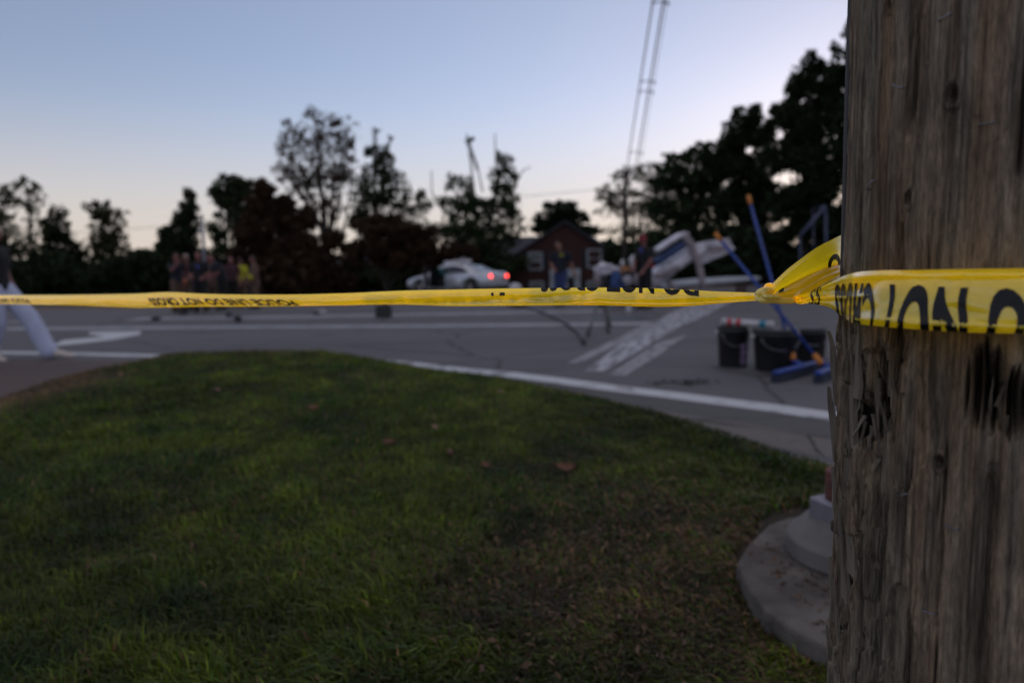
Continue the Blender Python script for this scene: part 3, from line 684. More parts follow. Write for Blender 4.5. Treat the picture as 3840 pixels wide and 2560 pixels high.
def text_on(Gd, string, s0, height, v_of, mirror_s=False, flip_v=False, width=1.0, off=.0004, umax=1.0, parent=None, bold=.045, dens=.003, warp=None):
    """lay letters on surface Gd. s0: metres along the surface where the text begins, v_of(u)-> v of the text's edge, height in v units"""
    cu = bpy.data.curves.new('txt', 'FONT'); cu.body = string; cu.size = 1.0; cu.offset = bold; cu.space_character = 1.08; cu.resolution_u = 5
    ob = bpy.data.objects.new('txt', cu); COL.objects.link(ob)
    dg = bpy.context.evaluated_depsgraph_get(); dg.update(); me = bpy.data.meshes.new_from_object(ob.evaluated_get(dg))
    bpy.data.objects.remove(ob); bm = bmesh.new(); bm.from_mesh(me)
    xs = [v.co.x for v in bm.verts]; x0, x1 = min(xs), max(xs); sc_ = width
    seglen = np.linalg.norm(np.diff(Gd[:, Gd.shape[1]//2], axis=0), axis=1); S = np.concatenate([[0], np.cumsum(seglen)]); L = S[-1]
    for v in bm.verts: v.co = Vector((s0+(v.co.x-x0)*sc_ if not mirror_s else s0+(x1-v.co.x)*sc_, v.co.y/.72, 0))
    n = int((x1-x0)*sc_/dens)
    for k in range(n):
        bmesh.ops.bisect_plane(bm, geom=bm.verts[:]+bm.edges[:]+bm.faces[:], plane_co=(s0+k*dens, 0, 0), plane_no=(1, 0, 0), dist=1e-7)
    for k in range(1, 12):
        bmesh.ops.bisect_plane(bm, geom=bm.verts[:]+bm.edges[:]+bm.faces[:], plane_co=(0, k/12., 0), plane_no=(0, 1, 0), dist=1e-7)
    for co, no in (((L*umax, 0, 0), (1, 0, 0)), ((0, 0, 0), (-1, 0, 0))):
        bmesh.ops.bisect_plane(bm, geom=bm.verts[:]+bm.edges[:]+bm.faces[:], plane_co=co, plane_no=no, clear_outer=True)
    co = np.array([v.co for v in bm.verts]) if len(bm.verts) else np.zeros((0, 3))
    if len(co) == 0: bm.free(); return None
    t = co[:, 1] if not flip_v else 1-co[:, 1]
    if warp is not None:
        for b, q in zip(bm.verts, warp(co[:, 0], t)): b.co.x += q
        co[:, 0] += warp(co[:, 0], t)
    u = np.interp(co[:, 0], S, np.linspace(0, 1, len(S)))
    v = v_of(u)+t*height
    for q, (vv, b) in enumerate(zip(v, bm.verts)): b.co.z = vv
    bm.verts.ensure_lookup_table()
    # clip letters at the folds (v in 0..1): z carries v here
    for pc, pn in (((0, 0, .005), (0, 0, -1)), ((0, 0, .995), (0, 0, 1))):
        bmesh.ops.bisect_plane(bm, geom=bm.verts[:]+bm.edges[:]+bm.faces[:], plane_co=pc, plane_no=pn, clear_outer=True)
    if len(bm.verts) == 0: bm.free(); return None
    co = np.array([v.co for v in bm.verts]); u = np.interp(co[:, 0], S, np.linspace(0, 1, len(S))); v = co[:, 2]
    p = gsample(Gd, u, v); e = 1e-3
    nrm = np.cross(gsample(Gd, np.clip(u+e, 0, 1), v)-gsample(Gd, np.clip(u-e, 0, 1), v), gsample(Gd, u, np.clip(v+.01, 0, 1))-gsample(Gd, u, np.clip(v-.01, 0, 1)))
    nrm /= np.linalg.norm(nrm, axis=1)[:, None]+1e-12
    tocam = np.array([0, 0, CAM_Z])-p; nrm *= np.sign((nrm*tocam).sum(1))[:, None]
    p = p+nrm*off-np.array(tape.location)
    for q, b in zip(p, bm.verts): b.co = q
    me2 = bpy.data.meshes.new('printed_lettering'); bm.to_mesh(me2); bm.free()
    return link('printed_lettering', me2, M_print, parent)

# stretched ribbon to the left -------------------------------------------------
Kx, Ky = (2865-1920)/F_PX*.84, .84
def ribD(px, ext=2.25):
    # straight line in plan from the knot to a point .75*ext left of the axis at depth ext
    X0, D0 = Kx, .84; X1, D1 = -(1920/F_PX)*ext, ext; k = (px-1920)/F_PX
    t = (X0-k*D0)/(k*(D1-D0)-(X1-X0)); return D0+t*(D1-D0)
rp = [(2890, 1100, 1122), (2830, 1097, 1126), (2700, 1093, 1135), (2600, 1088, 1143), (2500, 1083, 1146), (2400, 1079, 1145), (2300, 1078, 1142), (2200, 1078, 1141), (2100, 1079, 1141),
      (1900, 1081, 1143), (1700, 1085, 1144), (1500, 1090, 1139), (1300, 1099, 1142), (1100, 1104, 1145), (900, 1104, 1147), (760, 1101, 1147), (630, 1095, 1149), (500, 1101, 1150),
      (287, 1105, 1142), (140, 1106, 1140), (0, 1106, 1138), (-200, 1107, 1139), (-500, 1108, 1140), (-1000, 1112, 1144)]
rp = rp[::-1]
rows = [(x, a, ribD(x)+.002, x, b, ribD(x)+.002) for x, a, b in rp]
def prof_front(u, v):
    px = np.interp(u, np.linspace(0, 1, len(rp)), [r[0] for r in rp])
    lf = sm((1500-px)/500.)            # left part: crease along the middle so the top half faces up
    crease = np.where(v < .48, v/.48, 1-(v-.48)/.52*.25)*.011
    bow = .0035*math.sin(math.pi*v)+.0012*np.sin(v*9+px*.006)
    wr = .0007*vn(px*.02, v*5, 0, 31)+.0004*vn(px*.06, v*9, 0, 32)
    return lf*crease+(1-lf)*bow+wr
RG = surf_grid(rows, 900, 26, prof_front)
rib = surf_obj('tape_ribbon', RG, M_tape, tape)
def prof_back(u, v): return -.004-.0015*np.sin(v*7)+.0006*vn(u*90, v*5, 0, 36)
rows_b = [(x, a+(b-a)*.12, ribD(x)+.003, x, b-(b-a)*.14, ribD(x)+.003) for x, a, b in rp]
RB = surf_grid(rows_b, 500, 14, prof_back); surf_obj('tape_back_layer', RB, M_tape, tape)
rows_c = [(x, b-(b-a)*(.16 if 2100 < x < 2760 else .05), ribD(x)-.004, x, b+(b-a)*.06, ribD(x)-.001) for x, a, b in rp]
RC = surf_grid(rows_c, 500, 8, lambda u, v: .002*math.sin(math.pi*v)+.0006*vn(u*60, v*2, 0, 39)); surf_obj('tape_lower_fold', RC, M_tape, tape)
segl = np.linalg.norm(np.diff(RG[:, 13], axis=0), axis=1); RS = np.concatenate([[0], np.cumsum(segl)]); RL = RS[-1]
pxu = lambda px: np.interp(px, [r[0] for r in rp], np.linspace(0, 1, len(rp)))
s_at = lambda px: float(np.interp(pxu(px), np.linspace(0, 1, len(RS)), RS))
# upside-down print: letters run right to left, only their tops show below the upper fold
vfun = lambda u: np.interp(u, [pxu(-1000), pxu(0), pxu(900), pxu(1250), pxu(1500), pxu(1900), pxu(2100), pxu(2300), pxu(2600), pxu(2700), pxu(2890)], [.02, .10, .30, .55, .72, -.90, -1.16, -1.06, -.92, -.75, -.55])
# visible phrase, right end near the knot; the phrase is printed rotated by 180 degrees
text_on(RG, 'DO NOT CROSS', s_at(2020), 1.3, vfun, mirror_s=True, flip_v=False, width=.0315, parent=tape)
vback = lambda u: np.interp(u, [0, 1], [.15, .15])
text_on(RB, 'POLICE LINE DO NOT CROSS', s_at(2030), .95, vback, mirror_s=True, flip_v=False, width=.030, parent=tape)
text_on(RB, 'POLICE LINE DO NOT CROSS', s_at(1400), .7, lambda u: np.full(u.shape, .5), mirror_s=True, flip_v=False, width=.030, parent=tape)
vl = lambda u: np.interp(u, [0, pxu(0), pxu(900), pxu(1250), 1], [.42, .42, .42, .6, .8])
text_on(RG, 'POLICE LINE DO NOT CROSS', s_at(545), .50, vl, mirror_s=True, flip_v=False, width=.040, parent=tape, warp=lambda x, t: .030*t+.003*np.sin(x*70))
text_on(RG, 'POLICE LINE DO NOT CROSS', s_at(-150), .45, vl, mirror_s=True, flip_v=False, width=.040, parent=tape, warp=lambda x, t: .035*t+.003*np.sin(x*60))
text_on(RG, '" \'', s_at(1842), .42, lambda u: np.full(u.shape, .0), mirror_s=True, flip_v=False, width=.03, parent=tape)
# second sheared edge of print
# upper flap from the knot to the back of the pole --------------------------------
fl = [(2888, 1072, .845, 2900, 1104, .842), (2912, 1048, .845, 2930, 1083, .845), (2950, 1012, .848, 2975, 1058, .848), (3000, 973, .852, 3025, 1033, .850),
      (3060, 930, .858, 3080, 1012, .852), (3120, 898, .87, 3125, 999, .86), (3175, 872, .895, 3175, 988, .885), (3260, 835, .95, 3260, 975, .95)]
FG = surf_grid(fl, 140, 50, lambda u, v: .006*math.sin(math.pi*v)*np.ones_like(u)+.0009*np.sin(v*8+u*2)*u+.0003*np.sin(v*25+u*3)*(1-u*.6))
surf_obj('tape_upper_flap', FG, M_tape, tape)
M_tape2 = tape_mat('doubled_tape_film', (.45, .28, .004), (.80, .46, .004))
fl2 = [(2895, 1098, .846, 2872, 1122, .840), (2930, 1078, .850, 2920, 1132, .840), (2975, 1050, .852, 2975, 1137, .842), (3025, 1026, .853, 2998, 1124, .842),
       (3080, 1003, .855, 3070, 1078, .846), (3125, 990, .862, 3110, 1056, .846), (3175, 980, .89, 3160, 1036, .85), (3260, 970, .955, 3230, 1024, .87)]
FG2 = surf_grid(fl2, 140, 40, lambda u, v: .004*math.sin(math.pi*v)*np.ones_like(u)+.0010*np.sin(v*17+u*4))
surf_obj('tape_doubled_flap', FG2, M_tape2, tape)
text_on(FG, 'O', .088, .8, lambda u: np.full(u.shape, .62), width=.04, parent=tape)
text_on(FG2, 'I', .012, .30, lambda u: np.full(u.shape, .05), width=.04, parent=tape)
# front band crossing the pole ------------------------------------------------------
bd = [(2978, 1110, .842, 2985, 1135, .836), (3000, 1106, .838, 2998, 1141, .828), (3030, 1096, .828, 3020, 1138, .816), (3070, 1078, .812, 3060, 1140, .798), (3120, 1054, .780, 3118, 1156, .766),
      (3165, 1034, .748, 3165, 1190, .735), (3220, 1020, .700, 3205, 1212, .690), (3300, 1014, .655, 3290, 1222, .645), (3420, 1013, .622, 3410, 1232, .612), (3560, 1010, .600, 3550, 1242, .590),
      (3700, 1008, .580, 3700, 1248, .572), (3840, 1006, .565, 3840, 1250, .557), (4050, 1000, .545, 4050, 1252, .54), (4300, 994, .53, 4300, 1256, .53)]
def prof_band(u, v):
    uu = u*13
    tw = np.exp(-((uu-1.6)/1.3)**2)
    a = .0045*np.exp(-((v-.08)/.07)**2)+.006*np.exp(-((v-.90)/.10)**2)
    ridge = .010*np.exp(-((v-(.62-.055*(uu-3.2)))/.055)**2)*np.exp(-((uu-4.4)/1.7)**2)
    valley = -.006*np.exp(-((v-.35)/.12)**2)*np.exp(-((uu-5)/2.5)**2)
    ang = .0035*np.sin(v*20+uu*1.2)*tw + .003*np.sin(v*9-uu*3.5)*tw
    return (a+.006*math.sin(math.pi*v))*sm(uu/4)+ridge+valley+ang+.0014*np.sin(v*26+uu*1.6)*np.exp(-(uu/5)**2)+.0022*np.abs(vn(uu*1.3+v*2.2, v*3.5-uu*.4, 0, 57))+.0015*np.sin(uu*2.2+v*4)+.0008*vn(uu*3, v*5, 0, 47)
BG = surf_grid(bd, 420, 70, prof_band)
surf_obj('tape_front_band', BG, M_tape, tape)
bd2 = [(c[0], c[1]+3, c[2]+.012, c[3], c[1]+(c[4]-c[1])*.36, c[5]+.014) for c in bd[6:]]
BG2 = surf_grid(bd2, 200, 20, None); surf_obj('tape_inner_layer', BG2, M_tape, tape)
text_on(BG, 'SS', .03, 1.25, lambda u: np.interp(u, [0, .3, 1], [-.05, -.1, 0]), mirror_s=True, flip_v=False, width=.022, parent=tape, bold=.02, dens=.0012)
text_on(BG, 'LINE DO NOT CROSS', .085, 1.15, lambda u: np.interp(u, [0, .3, .5, 1], [.22, .24, .30, .44]), mirror_s=True, flip_v=False, width=.0335, parent=tape, bold=.045, dens=.0015, warp=lambda x, t: .010*np.exp(-((x-.14)/.05)**2)*np.abs(t-.45)+.0015*np.sin(t*7+x*60)-.004*t*(x>.2))
# the knot: small bundle of crushed folds
def lump(name, c, rx, ry, rz, seed, amp, mt, fold=9):
    nu, nv = 70, 40; th = np.linspace(0, 2*math.pi, nu, endpoint=False); ph = np.linspace(.02, math.pi-.02, nv)
    T, H = np.meshgrid(th, ph, indexing='ij'); x, y, z = np.cos(T)*np.sin(H), np.sin(T)*np.sin(H), np.cos(H)
    n = np.abs(vn(x*2.2+z*2, y*2.2, z*1.2, seed))*amp+np.abs(vn(x*5+z*4, y*5, z*3, seed+1))*amp*.5
    r = 1+n-.3*amp
    return np_mesh(name, np.stack([x*r*rx, y*r*ry, z*r*rz], -1).reshape(-1, 3)+np.array(c)-np.array(tape.location), grid_faces(nu, nv, True), 4, mt, tape, smooth=True)
def fold_tube(name, pts, r0_, ell, seed, mt=None, n=30):
    """a crushed, gathered length of film following points (px, py, D, radius_px)"""
    t = np.linspace(0, 1, 46); c = crom([(p[0], p[1], p[2], p[3]) for p in pts], t); C_ = [Q(float(a), float(b), float(d)) for a, b, d, _ in c]; vs = []
    up = Vector((.2, -1, .3))
    for i, p in enumerate(C_):
        d = (C_[min(i+1, 45)]-C_[max(i-1, 0)]).normalized(); x = (up-d*up.dot(d)).normalized(); y = d.cross(x); r = float(c[i][3]*c[i][2]/F_PX)
        for k in range(n):
            a = 2*math.pi*k/n+i*.05; w_ = 1+.16*math.sin(a*3+seed)+.10*math.sin(a*7+seed*2+i*.06)+.08*float(vn(math.cos(a)*2+seed, math.sin(a)*2, i*.16, seed))
            vs.append(p+x*(math.cos(a)*r*w_*ell)+y*(math.sin(a)*r*w_)-tape.location)
    fs = [(i*n+k, i*n+(k+1) % n, (i+1)*n+(k+1) % n, (i+1)*n+k) for i in range(45) for k in range(n)]+[list(range(n))[::-1], [45*n+k for k in range(n)]]
    return MB().add(vs, fs, True).build(name, mt or M_tape, tape)
M_knot = tape_mat('crushed_tape_film', (.62, .55, .12), (.40, .32, .03), .28)
fold_tube('tape_knot', [(2838, 1112, .838, 10), (2848, 1104, .830, 15), (2860, 1096, .826, 18), (2878, 1090, .828, 15), (2894, 1092, .835, 12)], 1, .8, 2, M_knot)
fold_tube('tape_knot_fold', [(2836, 1106, .836, 8), (2846, 1118, .828, 13), (2866, 1122, .824, 15), (2892, 1124, .826, 13), (2930, 1128, .832, 12), (2975, 1128, .838, 10)], 1, .7, 5, M_knot)
fold_tube('tape_knot_fold', [(2858, 1104, .822, 7), (2876, 1112, .820, 10), (2900, 1114, .824, 10), (2925, 1116, .83, 7)], 1, .7, 7, M_knot)
fold_tube('tape_knot_collar', [(2868, 1098, .832, 12), (2872, 1084, .834, 12), (2880, 1071, .838, 10), (2892, 1066, .842, 6)], 1, .6, 9, M_tape)
# back of the loop round the pole, out of sight from here
camang = math.atan2(-PY, -PX); vs = []; n = 40
z_t, z_b = 1.04, .985
for i in range(n):
    a_ = camang+1.2+(2*math.pi-1.2-1.75)*i/(n-1); e = Vector((PX+math.cos(a_)*(PR+.004), PY+math.sin(a_)*(PR+.004), 0))
    for k in range(5): vs.append(e+Vector((0, 0, z_b+(z_t-z_b)*k/4+.05*(i/(n-1)-.2)))-tape.location)
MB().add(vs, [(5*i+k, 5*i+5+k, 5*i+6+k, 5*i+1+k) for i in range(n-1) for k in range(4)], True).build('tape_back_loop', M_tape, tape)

# ================================================================= FOOTING BESIDE THE POLE
pad_px = [(2764, 2111), (2800, 2040), (2885, 1962), (2950, 1940), (3006, 1932), (3100, 1925), (3600, 1925), (3800, 2560), (3300, 2500), (3121, 2435), (2990, 2362), (2874, 2290), (2803, 2204)]
pd = [G(x, y, .085) for x, y in pad_px]; mb = MB(); mb.prism([(p.x+.006*math.sin(i*2.3), p.y+.006*math.cos(i*1.7), .085) for i, p in enumerate(pd)], -.17, (0, 0, 1))
o = mb.build('concrete_pad', M_conc, bevel=.012); tag(o, 'rounded concrete pad sunk in the lawn edge beside the wooden pole', 'concrete pad')
fc_ = G(3215, 2085, .085); foot = empty('pipe_footing', (fc_.x, fc_.y, .085)); tag(foot, 'grey cone-shaped concrete footing holding a rusty pipe beside the wooden pole', 'pipe footing')
mb = MB(); mb.lathe([(.214, .0), (.220, .01), (.220, .062), (.213, .072), (.205, .078), (.105, .185), (.098, .195), (.085, .197)], 56, smooth=False); mb.build('footing_cone', M_plinth, foot, M=None)
mb = MB(); mb.box((0, 0, .155), (.155, .155, .10)); o = mb.build('clamp_block', M_galv, foot, bevel=.008); o.rotation_euler = (0, 0, .35)
o.location = (-.060, -.03, -.0)
mb = MB(); mb.tube([(0, 0, .19), (0, 0, .30)], .056, 24); 
for k in range(7): mb.lathe([(.056, 0), (.0585, .004), (.056, .008)], 24, (0, 0, .2+k*.014))
o = mb.build('rusty_pipe', M_rust, foot); o.location = (-.060, -.02, 0)

# ================================================================= TREES
def leaf_mat(name, c1): return mat(name, c1, .7, attr=True, trans=.12, spec=.2)
M_leafg = leaf_mat('foliage', (.03, .05, .02))
def crown_mesh(name, blobs, n, size, c1, c2, dens, seed, parent, gap=.0, center=(0, 0, 0)):
    rg = np.random.default_rng(seed); vol = np.array([b[3]*b[4]*b[5] for b in blobs])**.75; pick = rg.choice(len(blobs), n, p=vol/vol.sum())
    B = np.array([b[:6] for b in blobs], float)[pick]
    d = rg.normal(size=(n, 3)); d /= np.linalg.norm(d, axis=1)[:, None]; rr = rg.random(n)**.42
    rr *= 1+.10*np.abs(rg.normal(size=n))+.30*vn(d[:, 0]*2.2+B[:, 0], d[:, 1]*2.2, d[:, 2]*2.2+B[:, 2], seed)
    p = B[:, :3]+d*rr[:, None]*B[:, 3:6]
    nz = vn(p[:, 0]/dens, p[:, 1]/dens, p[:, 2]/dens, seed+1)*.6+vn(p[:, 0]*2.3/dens, p[:, 1]*2.3/dens, p[:, 2]*2.3/dens, seed+2)*.4
    p = p[nz+rg.normal(0, .16, n) > gap]; n = len(p)
    a = rg.normal(size=(n, 3)); a /= np.linalg.norm(a, axis=1)[:, None]; b = np.cross(a, rg.normal(size=(n, 3))); b /= np.linalg.norm(b, axis=1)[:, None]+1e-9
    s = size*(.45+.8*rg.random(n))[:, None]; a = a*s; b = b*s*.62
    V = np.stack([p-a, p+b*.8-a*.1, p+a, p-b*.8+a*.1], 1).reshape(-1, 3)-np.array(center)
    t = np.clip(rg.random(n)*.6+.4*(.5+.5*vn(p[:, 0]/2, p[:, 1]/2, p[:, 2]/2, seed+5)), 0, 1)[:, None]
    c = (np.array(c1)*(1-t)+np.array(c2)*t); C = np.ones((n, 4, 4)); C[:, :, :3] = c[:, None]
    return np_mesh(name, V, np.arange(n*4), 4, M_leafg, parent, attr=C.reshape(-1, 4))
GREEN = ((.014, .024, .008), (.035, .055, .018)); BROWN = ((.024, .011, .005), (.055, .027, .011)); OLIVE = ((.022, .026, .010), (.05, .055, .02)); DGREEN = ((.008, .015, .005), (.018, .032, .010))
def tree(label, base_px, D, blobs, n, size, cols, dens=1.4, gap=-.15, trunk=.25, seed=1, stems=None, name='tree', group='trees along the skyline', twigs=()):
    """blobs: (px, py, rx_px, ry_px) seen at distance D; base_px: x of the trunk"""
    s = D/F_PX; b0 = P(base_px, 1040, D); gz = float(ground_z(b0.x, D)); base = Vector((b0.x, D, gz))
    root = empty(name, base); tag(root, label, 'tree' if name != 'bush' else 'bush', group)
    B = []; rs = random.Random(seed)
    for (px, py, rx, ry) in blobs:
        c = P(px, py, D+rs.uniform(-.25, .25)*rx*s); B.append((c.x, c.y, c.z, rx*s, rx*s*.85, ry*s))
    B2 = []
    for b in B:
        B2.append((b[0], b[1], b[2], b[3]*.80, b[4]*.8, b[5]*.80))
        for _ in range(8):
            d = Vector((rs.gauss(0, 1), rs.gauss(0, 1)*.8, rs.gauss(.25, .9))).normalized(); q = rs.uniform(.24, .42)
            B2.append((b[0]+d.x*b[3]*.90, b[1]+d.y*b[4]*.9, b[2]+d.z*b[5]*.90, b[3]*q, b[4]*q, b[5]*q*1.1))
    crown_mesh('crown', B2, n, size, cols[0], cols[1], dens, seed, root, gap, base)
    mb = MB(); tops = [Vector(b[:3]) for b in B]
    top = max(tops, key=lambda v: v.z)
    mid = base.lerp(top, .35)+Vector((rs.uniform(-.3, .3), 0, 0))
    mb.tube([p-base for p in (base, base.lerp(mid, .5), mid, mid.lerp(top, .6), top)], [trunk, trunk*.8, trunk*.6, trunk*.35, trunk*.08], 9)
    for b in B:
        c = Vector(b[:3]); st = base.lerp(top, rs.uniform(.18, .42)); 
        if (c-st).length < .5: continue
        m1 = st.lerp(c, .5)+Vector((rs.uniform(-.4, .4), rs.uniform(-.4, .4), rs.uniform(0, .5)))
        mb.tube([p-base for p in (st, m1, c)], [trunk*.42, trunk*.25, trunk*.07], 6)
        for k in range(6):
            q = c+Vector((rs.uniform(-1, 1)*b[3], rs.uniform(-1, 1)*b[4], rs.uniform(-.4, 1.02)*b[5]))*.85; s0 = m1.lerp(c, rs.uniform(.0, .8))
            mb.tube([p-base for p in (s0, s0.lerp(q, .5)+Vector((0, 0, rs.uniform(0, .3))), q)], [trunk*.14, trunk*.09, trunk*.04], 4)
    for tw in twigs:
        pts = [P(x, y, D) for x, y in tw]; mb.tube([p-base for p in pts], [max(.03, .07-.015*i) for i in range(len(pts))], 5)
    mb.build('trunk', M_bark, root)
    return root
T = tree
T('thin pale-leaved tree at the far left edge of the view', 10, 62, [(5, 760, 55, 70), (20, 860, 60, 60), (-40, 900, 70, 110), (10, 970, 70, 70)], 4940, 0.216, OLIVE, 0.66, 0.02, .2, 21)
T('tall sparse tree with a small rounded top, second from the left edge', 118, 64, [(105, 700, 42, 32), (145, 720, 30, 32), (110, 765, 45, 35), (125, 860, 48, 40), (100, 940, 60, 50), (130, 1010, 60, 45)], 4370, 0.202, OLIVE, 0.61, 0.10, .2, 22, twigs=[((118, 900), (108, 780), (92, 690)), ((112, 800), (140, 740), (160, 700))])
T('dark cone-shaped tree left of the gap in the skyline', 222, 66, [(218, 800, 30, 42), (215, 870, 55, 50), (225, 940, 75, 60), (240, 1010, 85, 60)], 7980, 0.230, DGREEN, 0.77, -0.10, .25, 23)
T('round-topped olive tree just left of the low gap of pink sky', 395, 68, [(375, 790, 48, 36), (435, 815, 45, 45), (395, 865, 55, 40), (370, 925, 75, 50), (440, 930, 60, 50), (410, 1000, 90, 50), (300, 980, 55, 45)], 10640, 0.216, OLIVE, 0.66, -0.02, .25, 24)
T('pointed evergreen behind the lamp post', 705, 60, [(708, 735, 22, 34), (705, 785, 38, 34), (690, 840, 58, 40), (675, 900, 82, 45), (650, 960, 105, 50), (620, 1010, 100, 40)], 13300, 0.202, DGREEN, 0.72, -0.28, .3, 25)
T('dense dark green tree with a domed top right of the lamp post', 860, 66, [(850, 700, 60, 42), (905, 720, 48, 42), (820, 740, 40, 34), (880, 765, 70, 40), (810, 860, 35, 60), (900, 840, 60, 60), (870, 970, 90, 55)], 12920, 0.216, GREEN, 0.72, -0.16, .3, 26)
T('broad russet tree with dense drooping foliage', 1030, 52, [(985, 720, 50, 46), (1010, 790, 90, 60), (1080, 830, 95, 70), (980, 870, 95, 70), (1120, 920, 95, 60), (1010, 960, 130, 70), (1190, 980, 90, 55), (930, 1010, 70, 50)], 28500, 0.194, BROWN, 0.66, -0.42, .3, 27)
T('tallest open-crowned tree with thin fanning branches against the sky', 1245, 58, [(1190, 455, 65, 44), (1100, 515, 66, 60), (1065, 640, 40, 60), (1320, 640, 36, 60), (1300, 500, 45, 50), (1250, 500, 60, 50), (1170, 560, 95, 60), (1290, 560, 40, 60), (1090, 600, 50, 60), (1200, 660, 95, 60), (1110, 680, 75, 50), (1275, 660, 50, 60), (1190, 760, 60, 40), (1260, 780, 50, 50)], 30000, 0.135, ((.04, .024, .016), (.08, .05, .03)), 0.50, 0.15, .32, 28, twigs=[((1245, 960), (1200, 800), (1110, 600)), ((1245, 940), (1230, 760), (1200, 520)), ((1250, 930), (1280, 740), (1300, 560)), ((1245, 950), (1170, 800), (1060, 640)), ((1250, 950), (1320, 800), (1350, 690)), ((1245, 900), (1250, 700), (1260, 500))])
T('upright tree with wispy shoots above its dense dark top, right of the tallest tree', 1420, 60, [(1425, 580, 50, 34), (1440, 625, 45, 45), (1400, 665, 50, 50), (1480, 690, 50, 45), (1420, 740, 70, 45), (1510, 760, 50, 50), (1400, 840, 80, 60), (1500, 850, 75, 60), (1405, 490, 18, 14), (1465, 520, 14, 12), (1360, 770, 60, 55), (1565, 850, 60, 60), (1585, 770, 34, 50), (1350, 690, 34, 44)], 15580, 0.180, GREEN, 0.58, -0.06, .28, 29, twigs=[((1430, 620), (1415, 540), (1400, 475)), ((1430, 620), (1450, 555), (1478, 512))])
T('low russet-brown tree in front of the upright tree', 1470, 50, [(1400, 860, 90, 50), (1500, 870, 100, 55), (1580, 900, 75, 50), (1430, 950, 110, 60), (1560, 960, 110, 60), (1660, 960, 70, 40), (1330, 960, 80, 50), (1250, 900, 60, 40), (1720, 960, 70, 60)], 18050, 0.194, BROWN, 0.66, -0.30, .25, 30)
T('ragged twin-topped tree with bare shoots above the white car', 1830, 56, [(1757, 528, 20, 14), (1885, 600, 34, 32), (1745, 700, 28, 44), (1690, 690, 24, 34), (1880, 665, 55, 45), (1720, 765, 75, 40), (1900, 740, 65, 45), (1820, 800, 110, 50), (1710, 860, 85, 55), (1930, 840, 60, 60), (1820, 900, 120, 60), (1860, 990, 120, 50)], 19950, 0.180, GREEN, 0.61, -0.10, .28, 31, twigs=[((1810, 720), (1790, 620), (1762, 540)), ((1860, 660), (1858, 560), (1856, 500)), ((1640, 770), (1620, 720), (1618, 640)), ((1790, 640), (1765, 560), (1750, 500)), ((1930, 700), (1960, 640), (1990, 625))])
T('small round tree rising behind the brick gable', 2110, 74, [(2100, 790, 60, 34), (2150, 815, 55, 36), (2060, 830, 50, 36), (2110, 870, 110, 40)], 9880, 0.238, DGREEN, 0.83, -0.35, .25, 32)
T('feathery thin-leaved tree in front of the far pole', 2380, 60, [(2350, 660, 60, 45), (2420, 650, 60, 45), (2290, 720, 55, 45), (2380, 740, 90, 50), (2470, 700, 60, 60), (2310, 790, 80, 40), (2440, 800, 90, 50), (2380, 860, 120, 40)], 12160, 0.166, OLIVE, 0.47, 0.08, .22, 33)
T('leafy tree with thin new growth, left half of the wooded slope', 2560, 50, [(2540, 610, 60, 45), (2620, 580, 60, 45), (2490, 680, 60, 55), (2590, 690, 100, 70), (2680, 640, 70, 60), (2520, 780, 90, 60), (2640, 790, 110, 70), (2560, 880, 120, 60), (2700, 880, 90, 60)], 20843, 0.192, GREEN, 0.53, -0.18, .3, 34, group='trees of the wooded slope')
T('dark tree of the wooded slope behind the broom handles', 2790, 44, [(2800, 440, 55, 45), (2760, 520, 75, 55), (2850, 510, 80, 60), (2720, 610, 80, 60), (2820, 640, 110, 80), (2760, 760, 110, 80), (2880, 790, 110, 80), (2800, 890, 130, 60)], 23718, 0.184, DGREEN, 0.53, -0.28, .32, 35, group='trees of the wooded slope')
T('high dark tree whose top nears the wooden pole', 3010, 38, [(3040, 235, 45, 40), (3000, 320, 60, 60), (3080, 330, 90, 70), (2950, 430, 70, 60), (3050, 470, 120, 90), (2970, 580, 100, 80), (3090, 640, 120, 100), (3000, 760, 130, 90), (3080, 860, 130, 80)], 27312, 0.168, DGREEN, 0.50, -0.32, .34, 36, group='trees of the wooded slope')
T('tallest dark tree half hidden behind the wooden pole', 3290, 36, [(3260, 130, 90, 70), (3180, 240, 80, 80), (3320, 260, 130, 110), (3220, 420, 130, 110), (3380, 460, 150, 130), (3250, 640, 160, 130), (3300, 830, 190, 120)], 28750, 0.176, DGREEN, 0.53, -0.34, .4, 37, group='trees of the wooded slope')
T('large dark tree standing right behind the wooden pole', 3720, 40, [(3700, 260, 160, 120), (3600, 480, 170, 140), (3820, 500, 180, 140), (3700, 720, 220, 150)], 14000, .20, DGREEN, .6, -.36, .4, 38, group='trees of the wooded slope')
